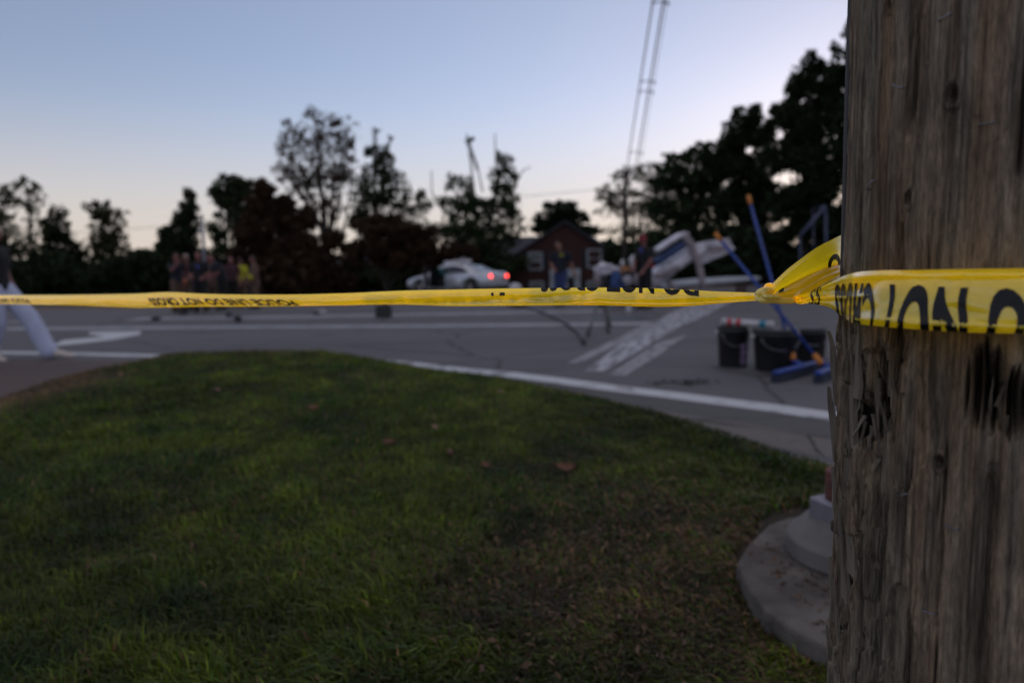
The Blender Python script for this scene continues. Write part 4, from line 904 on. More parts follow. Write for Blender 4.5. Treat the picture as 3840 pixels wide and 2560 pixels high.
# understorey bushes along the foot of the trees
for i, (px, py, rx, ry, D, col, lb) in enumerate(((-120, 1010, 190, 90, 60, DGREEN, 'dark bush at the far left behind the walking person'), (180, 1030, 170, 75, 60, DGREEN, 'wide dark bush under the two left-hand trees'),
        (440, 1035, 130, 55, 58, DGREEN, 'low dark bush under the gap of pink sky'), (590, 1020, 100, 75, 56, DGREEN, 'dark bush behind the first firefighter'), (1150, 1040, 190, 70, 50, BROWN, 'russet undergrowth below the broad russet tree'),
        (1420, 1045, 150, 55, 56, GREEN, 'dark undergrowth left of the white car'), (1640, 1045, 140, 55, 58, DGREEN, 'dark hedge behind the white car'), (2420, 985, 130, 95, 50, DGREEN, 'dark shrub mass right of the brick house'),
        (2640, 990, 170, 100, 42, DGREEN, 'dark shrub mass behind the wreckage'), (2900, 985, 190, 105, 40, DGREEN, 'dark shrub mass behind the two brooms'), (3180, 1000, 200, 130, 37, DGREEN, 'dark shrub mass at the edge of the wooden pole'))):
    tree(lb, px, D, [(px, py, rx, ry), (px-rx*.5, py+ry*.35, rx*.6, ry*.7), (px+rx*.5, py+ry*.35, rx*.6, ry*.7)], 6500, .30, col, 1.4, -.5, .12, 60+i, name='bush', group='bushes under the trees')
# far wood closing the horizon
rgw = np.random.default_rng(5); nW = 30000; ang = rgw.uniform(-.75, .72, nW); DD = rgw.uniform(96, 112, nW); xx = DD*np.tan(ang)
hh = 4.6+1.6*vn(xx*.12, 3, 0, 7)+.8*vn(xx*.5, 3, 0, 8)
zz = ground_z(xx, DD)+hh*rgw.random(nW)**.7; p = np.stack([xx, DD, zz], 1)
a = rgw.normal(size=(nW, 3)); a /= np.linalg.norm(a, axis=1)[:, None]; b = np.cross(a, rgw.normal(size=(nW, 3))); b /= np.linalg.norm(b, axis=1)[:, None]
a *= .75; b *= .55; V = np.stack([p-a, p+b, p+a, p-b], 1).reshape(-1, 3); C = np.ones((nW*4, 4)); C[:, :3] = np.repeat(np.array([.012, .016, .008])*(.5+rgw.random(nW)[:, None]), 4, axis=0)
tag(np_mesh('distant_woodland', V, np.arange(nW*4), 4, M_leafg, attr=C), 'low dark line of distant woodland along the horizon', 'woodland', kind='stuff')

# ================================================================= HOUSES
def window(parent, x, y, z, w_, h_, blind=.55, shutters=True):
    """double-hung window on a wall facing -Y; x,z centre, y = wall face"""
    f = MB(); t = .12
    f.box((x-w_/2+t/2, y-.03, z), (t, .09, h_)); f.box((x+w_/2-t/2, y-.03, z), (t, .09, h_))
    f.box((x, y-.032, z+h_/2-t/2), (w_-2*t-.002, .09, t)); f.box((x, y-.032, z-h_/2+t/2), (w_-2*t-.002, .09, t)); f.box((x, y-.034, z), (w_-2*t-.002, .07, .07))
    fr = f.build('window_frame', M_trim, parent)
    pn = MB(); pn.box((x, y+.012, z), (w_-2*t, .02, h_-2*t)); pn.build('pane', M_pane, fr)
    if blind:
        bl = MB(); bl.box((x, y-.003, z+h_/2-t-blind*(h_-2*t)/2), (w_-2*t-.05, .006, blind*(h_-2*t))); bl.build('blind', M_blind, fr)
    if shutters:
        for sgn in (-1, 1):
            s_ = MB(); s_.box((x+sgn*(w_/2+.22), y-.025, z), (.38, .04, h_)); s_.build('shutter', M_shut, parent)
DH = 58.0; c0 = P(2117, 1016, DH); ghz = float(ground_z(c0.x, DH)); hs = empty('brick_house', (c0.x, DH, ghz)); tag(hs, 'dark brick house with a front gable, white sash windows and a pale door surround', 'house')
def hx(px): return P(px, 1016, DH).x-c0.x
def hz_(px, py): return P(px, py, DH).z-ghz
L_, R__ = hx(1932), hx(2300); pk = hz_(2117, 836); ev = hz_(2117, 955)
mb = MB(); mb.prism([(L_, 0, 0), (R__, 0, 0), (R__, 0, ev), (0, 0, pk-.12), (L_, 0, ev)], 5.0, (0, 1, 0)); mb.build('gable_wall', M_brick, hs)
mb = MB(); sl = (pk-ev)/(-L_)
for sgn, e in ((-1, L_-.35), (1, R__+.35)):
    zz_ = pk-sl*abs(e)
    mb.prism([(0, -.35, pk+.02), (e, -.35, zz_), (e, -.35, zz_+.16), (0, -.35, pk+.20)], 5.4, (0, 1, 0))
mb.build('gable_roof', M_roof, hs)
mb = MB(); y0 = 4.2; wl = hx(1700); wr = hx(2330); we = hz_(2117, 950); wp = hz_(2117, 866)
mb.box(((wl+wr)/2, y0+4, we/2), (wr-wl, 7.6, we)); mb.build('wall', M_brick, hs)
mb = MB(); mb.prism([(wl-.3, y0-.2, we), (wl-.3, y0+8.2, we), (wl+1.2, y0+4, wp)], .001, (1, 0, 0)); mb = MB()
mb.add([(wl-.3, y0-.2, we), (wr+.3, y0-.2, we), (wr+.3, y0+8.2, we), (wl-.3, y0+8.2, we), (wl+2.6, y0+4, wp), (wr-1.5, y0+4, wp)], [(0, 1, 5, 4), (2, 3, 4, 5), (3, 0, 4), (1, 2, 5), (3, 2, 1, 0)]); mb.build('roof', M_roof, hs)
def hwin(px, py0, py1, w_, **k): window(hs, hx(px), 0, (hz_(px, py0)+hz_(px, py1))/2, w_, hz_(px, py0)-hz_(px, py1), **k)
hwin(2008, 945, 1012, 1.2, blind=.62); hwin(2229, 934, 1004, 1.25, blind=0)
hwin(2012, 1054, 1118, 1.15); hwin(2226, 1052, 1116, 1.2, blind=.8)
mb = MB(); xa, xb = hx(2060), hx(2174); zt = hz_(2117, 1008)
mb.box((xa+.25, -.25, zt/2-.1), (.5, .4, zt-.2)); mb.box((xb-.25, -.25, zt/2-.1), (.5, .4, zt-.2)); mb.box(((xa+xb)/2, -.3, zt-.35), (xb-xa, .6, .7)); mb.box(((xa+xb)/2, -.23, (zt-.7)/2), (.5, .36, zt-.74))
mb.build('entrance_surround', M_trim, hs)
for q in (-1, 1):
    mb = MB(); mb.box(((xa+xb)/2+q*(.25+(xb-xa-1.5)/4), -.06, (zt-.75)/2), ((xb-xa-1.5)/2, .08, zt-.75)); mb.build('door', M_shut, hs)
# ridge-vent chimney stays out; two long low houses further left
def low_house(pxa, pxb, pyr, pye, D, label, wins):
    ca = P((pxa+pxb)/2, 1030, D); gz = float(ground_z(ca.x, D)); h = empty('long_house', (ca.x, D, gz)); tag(h, label, 'house')
    xa, xb = P(pxa, 1030, D).x-ca.x, P(pxb, 1030, D).x-ca.x; e = P((pxa+pxb)/2, pye, D).z-gz; r = P((pxa+pxb)/2, pyr, D).z-gz
    m1 = MB(); m1.box(((xa+xb)/2, 4, e/2), (xb-xa, 8, e)); m1.build('wall', M_brick, h)
    m2 = MB(); m2.add([(xa-.4, -.5, e), (xb+.4, -.5, e), (xb+.4, 8.5, e), (xa-.4, 8.5, e), (xa+1.5, 4, r), (xb-1.5, 4, r)], [(0, 1, 5, 4), (2, 3, 4, 5), (3, 0, 4), (1, 2, 5), (3, 2, 1, 0)]); m2.build('roof', M_roof, h)
    for px in wins: window(h, P(px, 1030, D).x-ca.x, 0, 1.55, 1.0, 1.5, blind=.5)
low_house(1290, 1770, 952, 990, 64, 'long low dark brick house with a hipped roof behind the white car', (1335, 1400, 1480, 1560))
low_house(820, 1240, 962, 1000, 66, 'low grey-roofed house behind the firefighters', (900, 1090, 1170))

# ================================================================= POLES AND CABLES
lp_ = G(765, 1120); lamp = empty('lamp_post', P(772, 1080, 38)); lamp.location.z = float(ground_z(0, 38)); b0 = Vector(lamp.location)
tag(lamp, 'slim grey lamp post leaning slightly left in front of the pointed evergreen', 'lamp post')
t0 = P(757, 805, 38); mb = MB(); mb.tube([(0, 0, 0), (t0-b0)*.5, t0-b0], [.11, .09, .075], 12); mb.build('post', M_steel, lamp)
hd = P(752, 868, 38)-b0; mb = MB(); mb.ball(hd, .16, .16, .12); mb.tube([hd, hd+Vector((.2, 0, .05))], .03, 6); mb.build('lamp_head', M_white, lamp)
FD = 46.0; fb = P(2338, 1060, FD); fp = empty('far_utility_pole', (fb.x, FD, float(ground_z(fb.x, FD)))); tag(fp, 'dark wooden pole among the trees that carries the overhead cables', 'utility pole')
ft = P(2347, 640, FD)-Vector(fp.location); mb = MB(); mb.tube([(0, 0, 0), ft], [.17, .12], 14); mb.build('shaft', M_bark, fp)
mb = MB(); mb.beam(ft+Vector((-.55, 0, -.05)), ft+Vector((.55, 0, -.05)), .10, .12); mb.build('crossarm', M_bark, fp)
# bundled cables from the near pole's crossarm to the far pole
A1 = [P(2352, 626, FD), P(2385, 626, FD), P(2398, 628, FD)]; B1 = [P(2449, 0, 25.5), P(2489, 0, 25.5), P(2503, 0, 25.5)]
cabs = []
endp = [Vector((PX+2.55, PY+.17, 12.9)), Vector((PX+2.75, PY+.17, 12.9)), Vector((PX+2.85, PY+.17, 12.85))]
def cab_pt(k, t):     # t 0 far pole, .5 = top of view, 1 = near pole
    a, b, c = A1[k], B1[k], endp[k]
    if t <= .5: return a.lerp(b, t*2)
    return b.lerp(c, (t-.5)*2)+Vector((0, 0, -.5*math.sin(math.pi*(t-.5)*2)*.4))
for k, (rad, mt, lb) in enumerate(((.034, M_cableg, 'pale grey overhead cable, leftmost of the bundle of three'), (.036, M_cable, 'copper-coloured overhead cable, thickest and darkest of the bundle'), (.016, M_cableg, 'thin grey overhead cable, rightmost of the bundle of three'))):
    pts = [cab_pt(k, t) for t in np.linspace(0, 1, 60)]; mb = MB(); c_ = pts[0]; mb.tube([p-c_ for p in pts], rad, 8); o = mb.build('overhead_cable', mt); o.location = c_; tag(o, lb, 'cable', 'overhead cables')
def find_t(py):
    best = min(np.linspace(0, .7, 700), key=lambda t: abs(1280-F_PX*((cab_pt(1, t)-Vector((0, 0, CAM_Z))).dot(u_)/(cab_pt(1, t)-Vector((0, 0, CAM_Z))).dot(f_))-py)); return best
for py, lb in ((12, 'cable spacer near the top of the view'), (308, 'upper of the two close cable spacers in mid sky'), (345, 'lower of the two close cable spacers in mid sky'), (572, 'cable spacer just above the trees')):
    t = find_t(py); a, b, c_ = [cab_pt(k, t) for k in range(3)]; mb = MB(); r_b = .03
    mb.tube([(0, 0, 0), (a.lerp(c_, .5)-a)+Vector((0, 0, .05)), c_-a+Vector((.06, 0, 0)), c_-a+Vector((.10, 0, -.10))], [r_b, r_b*.7, r_b, r_b*.6], 7)
    for q in (a, b, c_): mb.ball(q-a, .05, .05, .06, 10, 6)
    o = mb.build('cable_spacer', M_cableg); o.location = a; tag(o, lb, 'cable spacer', 'spacers on the overhead cables')
wa, wb_ = P(-250, 902, 80), P(2260, 708, 80); pts = [wa.lerp(wb_, t)+Vector((0, 0, -.5*math.sin(math.pi*t))) for t in np.linspace(0, 1, 30)]
mb = MB(); mb.tube([p-wa for p in pts], .028, 6); o = mb.build('power_line', M_cableg); o.location = wa; tag(o, 'faint single power line crossing low behind the trees', 'power line')
# metal frame on the right among the shrubs
fr = empty('metal_frame', P(3060, 1075, 34)); fr.location.z = 0; b0 = Vector(fr.location); tag(fr, 'blue-grey metal frame with a sloping bar, standing left of the wooden pole', 'metal frame')
M_fr = mat('blue_grey_metal', (.07, .08, .14), .5, metal=.3)
q = [P(3095, 772, 34)-b0, P(3000, 885, 34)-b0, P(3102, 1080, 34)-b0, P(3002, 1080, 34)-b0]
for k in (2, 3): q[k].z = 0
off = Vector((0, 1.4, 0))
for a_, b_, nm, rd in ((q[0], q[1], 'sloping_bar', .085), (q[0], q[2], 'post', .06), (q[1], q[3], 'post', .045), (q[0], q[0]+off, 'cross_bar', .03), (q[0]+off, q[2]+off, 'post', .03)):
    MB().tube([a_, b_], rd, 10).build(nm, M_fr, fr)

# ================================================================= CAR
def build_car():
    th = R(33); c = P(1712, 1090, 33.4); root = empty('car', (c.x, 33.4, 0), math.pi-th)
    tag(root, 'silver four-door car with its driver door open and red tail lamps lit', 'car')
    W = .94
    st = [(-2.52, .80, .38, .80, .92), (-2.44, .88, .30, .90, 1.02), (-2.1, .93, .26, .93, 1.06), (-1.6, W, .24, .93, 1.05), (-.9, W, .22, .91, .99), (0, W, .21, .89, .97), (.8, W, .21, .87, .98), (1.2, W, .22, .84, .97), (1.7, W, .24, .80, .93), (2.2, .91, .26, .72, .84), (2.45, .84, .30, .62, .72), (2.52, .72, .36, .56, .62)]
    vs = []; n = 18
    for x, wv, zb, zs, zt in st:
        half = [(0, zb), (wv*.7, zb), (wv*.93, zb+.05), (wv*.99, zb+.2), (wv, (zb+zs)/2+.05), (wv*.97, zs), (wv*.90, zs+.05), (wv*.72, zt-.02), (wv*.4, zt), (0, zt+.01)]
        ring = half+[(-y, z) for y, z in half[1:-1]][::-1]
        n = len(ring); vs += [(x, y, z) for y, z in ring]
    fs = [(i*n+k, i*n+(k+1) % n, (i+1)*n+(k+1) % n, (i+1)*n+k) for i in range(len(st)-1) for k in range(n)]+[list(range(n))[::-1], [(len(st)-1)*n+k for k in range(n)]]
    body = MB().add(vs, fs, True).build('body', M_paint, root)
    cutters = []
    for x in (-1.52, 1.53):
        m1 = MB(); m1.tube([(x, -1.3, .36), (x, 1.3, .36)], .41, 32); cutters.append(m1.build('cut', None))
    m1 = MB(); m1.box((.47, .75, .80), (.98, .9, .92)); dcut = m1.build('cut', None); cutters.append(dcut)
    for cu in cutters:
        cu.parent = root
        md = body.modifiers.new('b', 'BOOLEAN'); md.object = cu; md.operation = 'DIFFERENCE'; md.solver = 'EXACT'
    bake(body)
    # cabin
    cs = [(-1.95, .99, .70), (-1.45, 1.22, .66), (-.95, 1.38, .62), (-.3, 1.455, .61), (.15, 1.45, .61), (.55, 1.34, .63), (.95, 1.15, .68), (1.28, .98, .74)]
    vs = []; 
    for x, zr, wr in cs:
        ring = [(.84, .88), (.80, min(1.0, zr)), (wr+.04, max(1.0, zr-.07)), (wr-.06, zr-.005), (0, zr+.02), (-(wr-.06), zr-.005), (-(wr+.04), max(1.0, zr-.07)), (-.80, min(1.0, zr)), (-.84, .88)]
        vs += [(x, y, z) for y, z in ring]
    n = 9; fs = [(i*n+k, i*n+(k+1) % n, (i+1)*n+(k+1) % n, (i+1)*n+k) for i in range(len(cs)-1) for k in range(n)]+[list(range(n))[::-1], [(len(cs)-1)*n+k for k in range(n)]]
    cab = MB().add(vs, fs, True).build('cabin', M_paint, root)
    md = cab.modifiers.new('b', 'BOOLEAN'); md.object = dcut; md.operation = 'DIFFERENCE'; md.solver = 'EXACT'; bake(cab)
    for cu in cutters: bpy.data.objects.remove(cu)
    def side(sgn, pts, nm='side_window'):
        MB().prism([(x, sgn*(.845-(z-.98)*.42), z) for x, z in pts], sgn*.012, (0, 1, 0)).build(nm, M_glass, root)
    for sg in (-1, 1):
        side(sg, [(-1.35, 1.03), (-.10, 1.0), (-.10, 1.34), (-.45, 1.35), (-.95, 1.27)])
    side(-1, [(-.02, 1.0), (.92, 1.0), (.60, 1.25), (.2, 1.34), (-.02, 1.34)])
    MB().add([(.98, .62, 1.14), (.98, -.62, 1.14), (.50, -.55, 1.38), (.50, .55, 1.38)], [(0, 1, 2, 3)]).build('windscreen', M_glass, root).location = (.03, 0, .02)
    MB().prism([(-1.85, .60, 1.055), (-1.85, -.60, 1.055), (-1.10, -.53, 1.355), (-1.10, .53, 1.355)], .012, (-.5, 0, 1)).build('rear_window', M_glass, root)
    # interior lining and seat
    m1 = MB(); m1.add([(-.01, .31, .35), (.95, .31, .35), (.95, .31, 1.25), (-.01, .31, 1.25), (-.01, .9, .35), (.95, .9, .35), (.95, .82, 1.25), (-.01, .82, 1.25)], [(0, 1, 2, 3), (0, 1, 5, 4), (1, 2, 6, 5), (0, 3, 7, 4)]); m1.build('interior', M_int, root)
    m1 = MB(); m1.cap((.2, .55, .55), (.05, .55, 1.15), .16, .12); m1.cap((.2, .55, .5), (.6, .55, .52), .15, .14); m1.build('seat', M_int, root)
    m1 = MB(); m1.cap((.14, .60, .95), (.42, .62, 1.16), .15, .13); m1.build('teal_jacket', M_tealc, root)
    # open door
    ha = R(62); dv = Vector((-math.cos(ha), math.sin(ha), 0)); h0 = Vector((.98, .93, 0))
    d = MB(); d.prism([h0+Vector((0, 0, .32)), h0+dv*.98+Vector((0, 0, .34)), h0+dv*1.0+Vector((0, 0, .95)), h0+Vector((0, 0, .95))], .07, (dv.y, -dv.x, 0)); dr = d.build('door', M_paint, root, bevel=.02)
    d = MB(); d.prism([h0+Vector((0, 0, .96)), h0+dv*.99+Vector((0, 0, .96)), h0+dv*.90-Vector((0, .1, 0))+Vector((0, 0, 1.40)), h0+dv*.40-Vector((0, .08, 0))+Vector((0, 0, 1.36))], .03, (dv.y, -dv.x, 0)); d.build('door_window', M_glass, dr)
    d = MB(); d.prism([h0+dv*.05+Vector((0, 0, .38)), h0+dv*.93+Vector((0, 0, .40)), h0+dv*.93+Vector((0, 0, .92)), h0+dv*.05+Vector((0, 0, .92))], -.012, (dv.y, -dv.x, 0)); d.build('door_lining', M_int, dr)
    # wheels
    for x in (-1.52, 1.53):
        for sg in (-1, 1):
            wh = empty('wheel', (x, sg*.83, .355)); wh.parent = root
            t = MB(); Mx = Matrix.Rotation(R(90), 4, 'X')
            t.lathe([(.22, -.11), (.34, -.115), (.36, -.08), (.36, .08), (.34, .115), (.22, .11)], 32, M=Mx); t.build('tyre', M_tyre, wh)
            t = MB(); t.lathe([(.225, -.10), (.225, .10)], 28, M=Mx); 
            for k in range(5):
                a = k*2*math.pi/5; t.beam((.03*math.cos(a), sg*.105, .03*math.sin(a)), (.21*math.cos(a), sg*.11, .21*math.sin(a)), .05, .03, (0, 1, 0))
            t.build('rim', M_rim, wh)
    # lamps, bumper, plate
    for sg in (-1, 1):
        m1 = MB(); m1.ball((-2.49, sg*.66, .83), .055, .125, .075, 18, 10); tl = m1.build('tail_lamp', M_tail, root)
        m1 = MB(); m1.ball((-2.545, sg*.66, .82), .015, .06, .035, 12, 8); m1.build('lamp_core', M_tail2, tl)
        m1 = MB(); m1.ball((2.42, sg*.60, .66), .08, .18, .07, 14, 8); m1.build('headlamp', M_glass, root)
    m1 = MB(); m1.prism([(-2.54, -.72, .40), (-2.54, .72, .40), (-2.54, .72, .52), (-2.54, -.72, .52)], -.05, (1, 0, 0)); m1.build('rear_bumper', M_paint, root, bevel=.02)
    m1 = MB(); m1.box((-2.555, 0, .66), (.02, .32, .16)); m1.build('number_plate', M_white, root)
    m1 = MB(); m1.cap((.98, .98, 1.0), (.98, 1.1, 1.02), .05, .05); m1.cap((.98, -.95, 1.0), (.98, -1.08, 1.02), .05, .05); m1.build('wing_mirror', M_paint, root)
    # roof: light bar domes and a rolled pale sheet
    m1 = MB(); m1.cap((-.25, .45, 1.54), (-.25, -.45, 1.54), .075, .075); m1.box((-.25, 0, 1.49), (.16, 1.1, .05)); m1.build('roof_light_bar', M_white, root)
    m1 = MB(); m1.cap((.35, .35, 1.50), (.15, -.35, 1.52), .09, .07); m1.cap((-.62, .38, 1.51), (-.78, -.1, 1.56), .11, .08); m1.beam((-.15, .2, 1.52), (-.62, .1, 1.74), .05, .03); o = m1.build('roof_bundle', M_alu, root)
    return root
build_car()

# ================================================================= BUCKETS, BROOMS, TUBE
def bucket(px, py, w_px, h_px, label, lab=False, r_top=1.0, bands=False):
    g = G(px, py); s = (g.y)/F_PX/math.cos(PITCH); rad = w_px*s/2; h = h_px*s
    b = empty('bucket', g); tag(b, label, 'bucket', 'black buckets on the road')
    m1 = MB(); m1.lathe([(rad*.84, 0), (rad*.86, .01), (rad*.96, h*.86), (rad*1.0, h*.87), (rad*1.0, h*.95), (rad*.97, h*.955), (rad*.97, h)], 40)
    m1.build('shell', M_black, b)
    m1 = MB(); m1.lathe([(rad*1.02, h*.985), (rad*1.03, h*1.0), (rad*1.03, h*1.03), (rad*.95, h*1.035)], 40); m1.build('lid', M_black, b)
    pts = [(rad*1.0*math.cos(a), -rad*1.02*math.sin(abs(a)*.55+.2)-.01, h*.86-.32*h*math.sin(a)) for a in np.linspace(0, math.pi, 20)]
    m1 = MB(); m1.tube(pts, .004, 6); m1.build('handle', M_galv, b)
    for sg in (-1, 1): MB().cap((sg*rad*.96, 0, h*.86), (sg*rad*1.05, 0, h*.86), .018, .018).build('handle_lug', M_white, b)
    if lab:
        a0, a1 = -1.35, -.85; vs = []; n = 8
        for i in range(n):
            a = a0+(a1-a0)*i/(n-1)
            for z in (.08, .58):
                r = rad*(.86+.10*z/.86)+.004; vs.append((r*math.cos(a), r*math.sin(a), z*h))
        m1 = MB(); m1.add(vs, [(2*i, 2*i+2, 2*i+3, 2*i+1) for i in range(n-1)]); lb = m1.build('label', M_label, b)
        m1 = MB()
        for k, (z, wv) in enumerate(((.52, .55), (.46, .7), (.34, .4), (.29, .6), (.22, .5), (.15, .62))):
            for q in range(5):
                a = (a0+a1)/2+(a1-a0)*wv*((q-2)/5); r = rad*(.86+.10*z/.86)+.006
                m1.box((r*math.cos(a), r*math.sin(a), z*h), (.014, .004, .012))
        m1.build('label_print', M_ink, lb)
    return b, rad, h
b1, rd1, hb1 = bucket(2748, 1372, 118, 150, 'black lidded bucket with a pale label on its side', True)
b2, rd2, hb2 = bucket(2906, 1386, 165, 150, 'wider black bucket behind the broom handles, no label')
b3, rd3, hb3 = bucket(3030, 1352, 130, 120, 'black bucket farthest right, partly behind the broom heads')
# sample tube lying across the lids
ta = Vector(b1.location)+Vector((-.06, -.02, hb1*1.035+.035)); tb = Vector(b2.location)+Vector((-.02, .02, hb2*1.035+.040)); d = (tb-ta)
tu = empty('marked_tube', ta); tag(tu, 'white tube with red and teal bands lying across two black bucket lids', 'tube')
m1 = MB(); m1.tube([-d*.10, d*.98], .034, 20); m1.build('tube_body', M_white, tu)
for a_, b_, mt, nm in ((.0, .09, M_red, 'red_band'), (.20, .30, M_red, 'red_band'), (.72, .86, M_teal, 'teal_band')):
    MB().tube([d*a_, d*b_], .0365, 20).build(nm, mt, tu)
for sg, t_ in ((-1, -.10), (1, .98)): MB().tube([d*t_, d*(t_+sg*.03)], .037, 20).build('end_cap', M_white, tu)
# brooms
def broom(top, foot_px, head_a, head_b, label):
    g = G(*foot_px, z=.12); T0 = top; root = empty('push_broom', (g.x, g.y, 0)); tag(root, label, 'broom', 'blue push brooms leaning together')
    b0 = Vector(root.location); f0 = Vector(g); d = (T0-f0)
    m1 = MB(); m1.tube([f0+d*.07-b0, T0-d*.06-b0], .0150, 14); m1.build('handle', M_blue, root)
    m1 = MB(); m1.tube([T0-d*.062-b0, T0-d*.004-b0, T0-b0], [.021, .023, .015], 14); m1.build('grip_tip', M_orange, root)
    m1 = MB(); m1.tube([f0-b0, f0+d*.02-b0, f0+d*.072-b0], [.026, .030, .022], 14); m1.build('handle_socket', M_orange, root)
    a_, b_ = G(*head_a, z=.09), G(*head_b, z=.09)
    m1 = MB(); m1.beam(a_-b0, b_-b0, .06, .038); m1.build('broom_head', M_blue, root, bevel=.012)
    m1 = MB(); m1.beam(a_-b0+Vector((0, 0, -.058)), b_-b0+Vector((0, 0, -.052)), .075, .062); m1.build('bristles', M_bris, root)
    m1 = MB(); m1.beam(f0-b0+Vector((0, 0, -.01)), (a_+b_)/2-b0+Vector((0, 0, .02)), .05, .03); m1.build('head_bracket', M_blue, root)
ga = G(2975, 1352); broom(P(2806, 733, ga.y+.25), (2976, 1350), (2905, 1398), (3090, 1352), 'taller blue push broom with an orange tip, standing more upright')
gb = G(3085, 1362); broom(P(2681, 874, gb.y-.35), (3082, 1364), (3066, 1400), (3190, 1352), 'blue push broom with an orange tip, leaning far over to the left')
m1 = MB(); g = G(3060, 1268)
for i in range(5): m1.cap((i*.06-.1, random.uniform(-.05, .05), random.uniform(0, .04)), (i*.06+.02, random.uniform(-.05, .05), random.uniform(0, .06)), .045, .03)
o = m1.build('crumpled_wrapping', M_white); o.location = g+Vector((.02, .35, .05)); tag(o, 'crumpled pale wrapping lying behind the farthest right black bucket', 'wrapping')
# tripod with dark legs standing on the road
tg = P(2245, 1090, 13.2); tp_ = empty('tripod', (tg.x, 12.6, 0)); tag(tp_, 'dark tripod standing on the road below the tape', 'tripod')
b0 = Vector(tp_.location); M_tri = mat('dark_red_wood', (.05, .022, .022), .6, (.03, .015, .015), 20)
ap = P(2253, 1098, 12.7)-b0
for (x, y) in ((2203, 1262), (2282, 1250), (2291, 1228)):
    e = G(x, y)-b0; MB().tube([ap+(e-ap)*.04, e], [.02, .016], 8).build('leg', M_tri, tp_)
    MB().tube([ap+(e-ap)*.55, e], .026, 8).build('leg_sleeve', M_black, tp_)
MB().lathe([(.07, -.03), (.075, 0), (.075, .02), (.03, .03), (.03, .07)], 16, c=ap).build('tripod_head', M_black, tp_)

# ================================================================= WRECKAGE OF THE LIGHT AIRCRAFT
WD = 21.0; wr = empty('crashed_aircraft', P(2560, 1115, WD)); wr.location.z = 0; W0 = Vector(wr.location)
tag(wr, 'crumpled white and navy light aircraft wreck with a raised tail and a bent strut', 'aircraft wreck')
def W_(px, py, D=WD): return P(px, py, D)-W0
def crumple(o, amp, fs, seed):
    me = o.data; n = len(me.vertices); co = np.empty(n*3, np.float32); me.vertices.foreach_get('co', co); co = co.reshape(-1, 3)
    for k in range(3): co[:, k] += amp*vn(co[:, 0]*fs, co[:, 1]*fs, co[:, 2]*fs, seed+k)+amp*.4*vn(co[:, 0]*fs*2.7, co[:, 1]*fs*2.7, co[:, 2]*fs*2.7, seed+9+k)
    me.vertices.foreach_set('co', co.ravel()); me.update()
def loft(name, st, mt, parent, n=28, amp=.02, fs=3, seed=1, box_=.35, ell=1.0):
    """st: (centre, radius_z, radius_y) with rings across the local path"""
    pts = [];
    for i in range(len(st)-1):
        for k in range(5):
            t = k/5; pts.append((st[i][0].lerp(st[i+1][0], t), st[i][1]*(1-t)+st[i+1][1]*t, st[i][2]*(1-t)+st[i+1][2]*t))
    pts.append(st[-1]); vs = []
    for i, (c, rz, ry) in enumerate(pts):
        d = (pts[min(i+1, len(pts)-1)][0]-pts[max(i-1, 0)][0]).normalized(); y = Vector((0, 1, 0)); y = (y-d*y.dot(d)).normalized(); z = d.cross(y)
        for k in range(n):
            a = 2*math.pi*k/n; ca, sa = math.cos(a), math.sin(a); e = 1-box_
            ca = math.copysign(abs(ca)**e, ca); sa = math.copysign(abs(sa)**e, sa); vs.append(c+y*(ca*ry)+z*(sa*rz))
    N = len(pts); fs_ = [(i*n+k, i*n+(k+1) % n, (i+1)*n+(k+1) % n, (i+1)*n+k) for i in range(N-1) for k in range(n)]+[list(range(n))[::-1], [(N-1)*n+k for k in range(n)]]
    o = MB().add(vs, fs_, True).build(name, mt, parent); crumple(o, amp, fs, seed); return o
loft('fuselage', [(W_(2440, 1060), .20, .34), (W_(2475, 1030), .25, .42), (W_(2530, 990), .22, .42), (W_(2600, 945), .20, .34), (W_(2640, 925), .12, .2)], M_alu, wr, amp=.05, seed=3)
loft('navy_side_panel', [(W_(2455, 985, WD-.28), .11, .14), (W_(2500, 955, WD-.32), .13, .14), (W_(2548, 925, WD-.32), .12, .14), (W_(2572, 905, WD-.3), .07, .1)], M_navy, wr, amp=.02, seed=5)
loft('upper_wing_root', [(W_(2452, 945, WD-.2), .07, .40), (W_(2510, 908, WD-.1), .075, .45), (W_(2552, 882, WD), .08, .42), (W_(2572, 880, WD), .06, .35)], M_alu, wr, amp=.02, seed=6)
loft('bent_strut', [(W_(2562, 878, WD-.35), .12, .10), (W_(2590, 915, WD-.4), .11, .09), (W_(2618, 985, WD-.4), .10, .08), (W_(2640, 1080, WD-.4), .09, .07)], M_pink, wr, amp=.02, seed=7)
tl_ = [W_(2594, 915, WD+.1), W_(2660, 903), W_(2735, 893), W_(2756, 935), W_(2700, 962), W_(2638, 990, WD+.1)]
def panel(name, outline, thick, mt, seed, amp=.03, cuts=4):
    m1 = MB(); m1.prism(outline, thick, (0, 1, 0)); o = m1.build(name, mt, wr)
    bm = bmesh.new(); bm.from_mesh(o.data); bmesh.ops.triangulate(bm, faces=bm.faces[:])
    for _ in range(cuts): bmesh.ops.subdivide_edges(bm, edges=bm.edges[:], cuts=1)
    bm.to_mesh(o.data); bm.free(); crumple(o, amp, 4, seed); return o
panel('tail_panel', tl_, .22, M_alu, 11)
panel('tail_fold', [W_(2655, 925, WD-.15), W_(2735, 918, WD-.2), W_(2742, 934, WD-.2), W_(2668, 950, WD-.15)], .05, M_pink, 12, .02)
loft('lower_skin', [(W_(2450, 1035, WD-.35), .08, .16), (W_(2490, 1025, WD-.4), .10, .18), (W_(2540, 1000, WD-.3), .08, .16)], M_pink, wr, amp=.05, seed=14)
